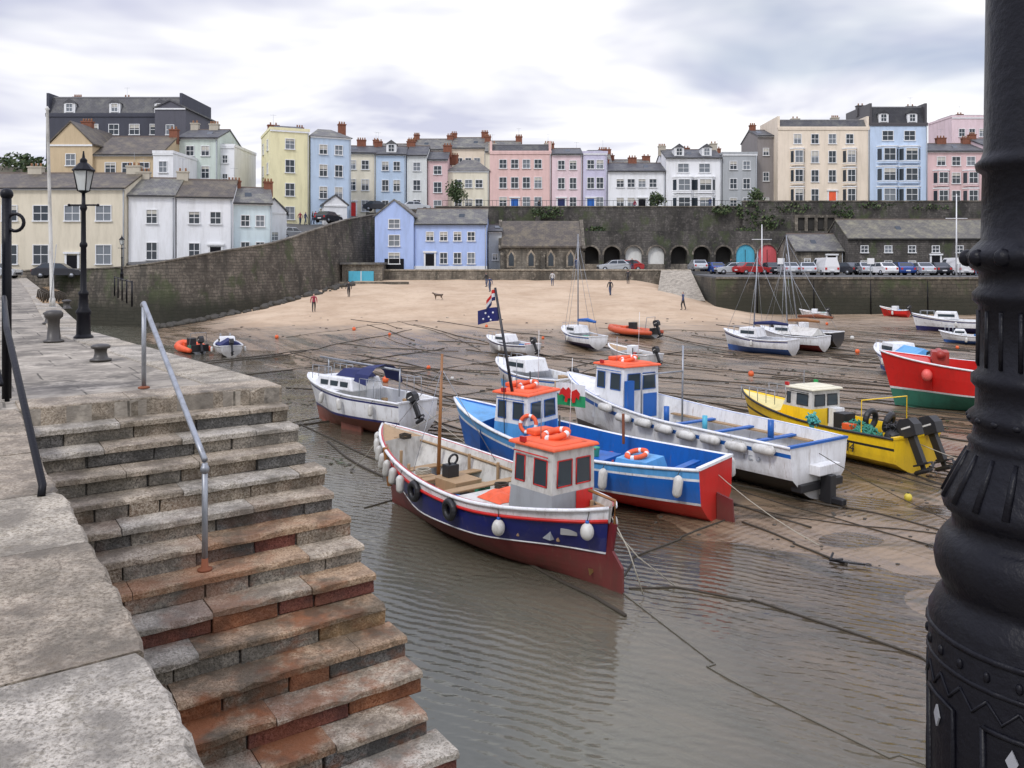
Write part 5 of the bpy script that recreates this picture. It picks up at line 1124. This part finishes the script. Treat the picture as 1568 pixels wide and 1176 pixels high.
# ------------------------------------------------------------------ people + dog
SKIN=P('skin',(.5,.3,.22),rough=.6,grime=.1); HAIR=P('hair',(.05,.03,.02))
def person(x,y,z,rz,top,legs,h=1.74,walk=.25,arm=.2):
    k=h/1.74
    J=[((0,0,.95),.13),((0,0,1.15),.125),((0,0,1.38),.15),((0,0,1.5),.06),((0,.01,1.6),.085),((0,.01,1.70),.075),
       ((.1,0,.9),.10),((.12,walk*.5,.5),.07),((.12,walk*.55-.08,.09),.045),((.12,walk*.55+.1,.04),.04),
       ((-.1,0,.9),.10),((-.12,-walk*.35,.5),.07),((-.12,-walk*.9,.1),.045),((-.12,-walk*.9+.15,.04),.04),
       ((.2,0,1.4),.065),((.26,-arm*.6,1.13),.05),((.27,-arm*.3,.88),.035),((.27,-arm*.2,.8),.035),
       ((-.2,0,1.4),.065),((-.26,arm*.4,1.13),.05),((-.27,arm*.9,.9),.035),((-.27,arm*1.1,.83),.035)]
    E=[(0,1),(1,2),(2,3),(3,4),(4,5),(0,6),(6,7),(7,8),(8,9),(0,10),(10,11),(11,12),(12,13),(2,14),(14,15),(15,16),(16,17),(2,18),(18,19),(19,20),(20,21)]
    me=bpy.data.meshes.new('person'); me.from_pydata([Vector(j[0])*k for j in J],E,[]); o=bpy.data.objects.new('person',me); S.collection.objects.link(o)
    sk_=o.modifiers.new('skin','SKIN')
    for i,j in enumerate(J): me.skin_vertices[0].data[i].radius=(j[1]*k,j[1]*k*(.75 if i in(0,1,2) else 1)); me.skin_vertices[0].data[i].use_root=(i==0)
    ss=o.modifiers.new('sub','SUBSURF'); ss.levels=1; ss.render_levels=1
    dg=bpy.context.evaluated_depsgraph_get(); me2=bpy.data.meshes.new_from_object(o.evaluated_get(dg)); bpy.data.objects.remove(o)
    for m_ in (legs,top,SKIN,HAIR,BLACK): me2.materials.append(m_)
    for p_ in me2.polygons:
        c=p_.center/k; p_.use_smooth=True
        p_.material_index=4 if c.z<.1 else 0 if c.z<.93 and abs(c.x)<.23 else 3 if c.z>1.68 or (c.z>1.55 and c.y<-.01) else 2 if c.z>1.5 or (c.z<.86) else 1
    o=bpy.data.objects.new('person',me2); S.collection.objects.link(o); o.location=(x,y,z+.0); o.rotation_euler=(0,0,R(rz))
J1=P('jacket_black',(.02,.02,.025)); J2=P('jacket_red',(.30,.02,.05)); J3=P('jacket_blue',(.03,.05,.13)); J4=P('jacket_white',(.5,.5,.5)); JE=P('jeans',(.05,.07,.13))
for x,y,rz,t,lg in ((10.1,84,20,J1,JE),(15.3,73,100,J3,J1),(-2.9,92,60,J1,JE),(4.6,93,10,J4,JE),(-17.6,72.5,200,J2,J1),(-16.6,83,30,J1,J1),(-2.4,88,30,J3,JE),(13.5,95,0,J1,J1)): person(x,y,H(x,y),rz,t,lg,h=1.66)
for x,y,z,t in ((-27.5,106,10.7,J2),(-26.8,106,10.7,J3),(-26,106.5,10.8,J1),(-25.4,105.6,10.8,J2),(28,104.5,4.6,J1),(30,100,4.4,J1),(50,88,4.4,J3),(57,86,4.4,J1),(4,119.5,13.3,J1),(18,119.5,13.3,J2),(29,119.5,13.6,J3),(8,101.5,4.7,J3),(15,102,4.7,J1),(-48,70,4.38,J1)): person(x,y,z,random.uniform(0,360),t,JE)
def dog(x,y,rz):
    J=[((0,0,.5),.12),((0,.3,.52),.13),((0,.45,.62),.07),((0,.55,.7),.08),((0,.68,.67),.04),((0,-.3,.5),.11),((0,-.5,.6),.025),
       ((.08,.3,.3),.045),((.08,.32,.03),.03),((-.08,.3,.3),.045),((-.08,.26,.03),.03),((.08,-.25,.3),.06),((.08,-.36,.2),.03),((.08,-.32,.03),.03),((-.08,-.27,.3),.06),((-.08,-.4,.2),.03),((-.08,-.38,.03),.03)]
    E=[(0,1),(1,2),(2,3),(3,4),(0,5),(5,6),(1,7),(7,8),(1,9),(9,10),(5,11),(11,12),(12,13),(5,14),(14,15),(15,16)]
    me=bpy.data.meshes.new('dog'); me.from_pydata([j[0] for j in J],E,[]); o=bpy.data.objects.new('dog',me); S.collection.objects.link(o); o.modifiers.new('skin','SKIN')
    for i,j in enumerate(J): me.skin_vertices[0].data[i].radius=(j[1],j[1]); me.skin_vertices[0].data[i].use_root=(i==0)
    o.modifiers.new('s','SUBSURF').levels=1; me.materials.append(P('dog_fur',(.08,.05,.03))); o.location=(x,y,H(x,y)); o.rotation_euler=(0,0,R(rz))
dog(-7.2,80,80)
print('objects',len(bpy.data.objects))
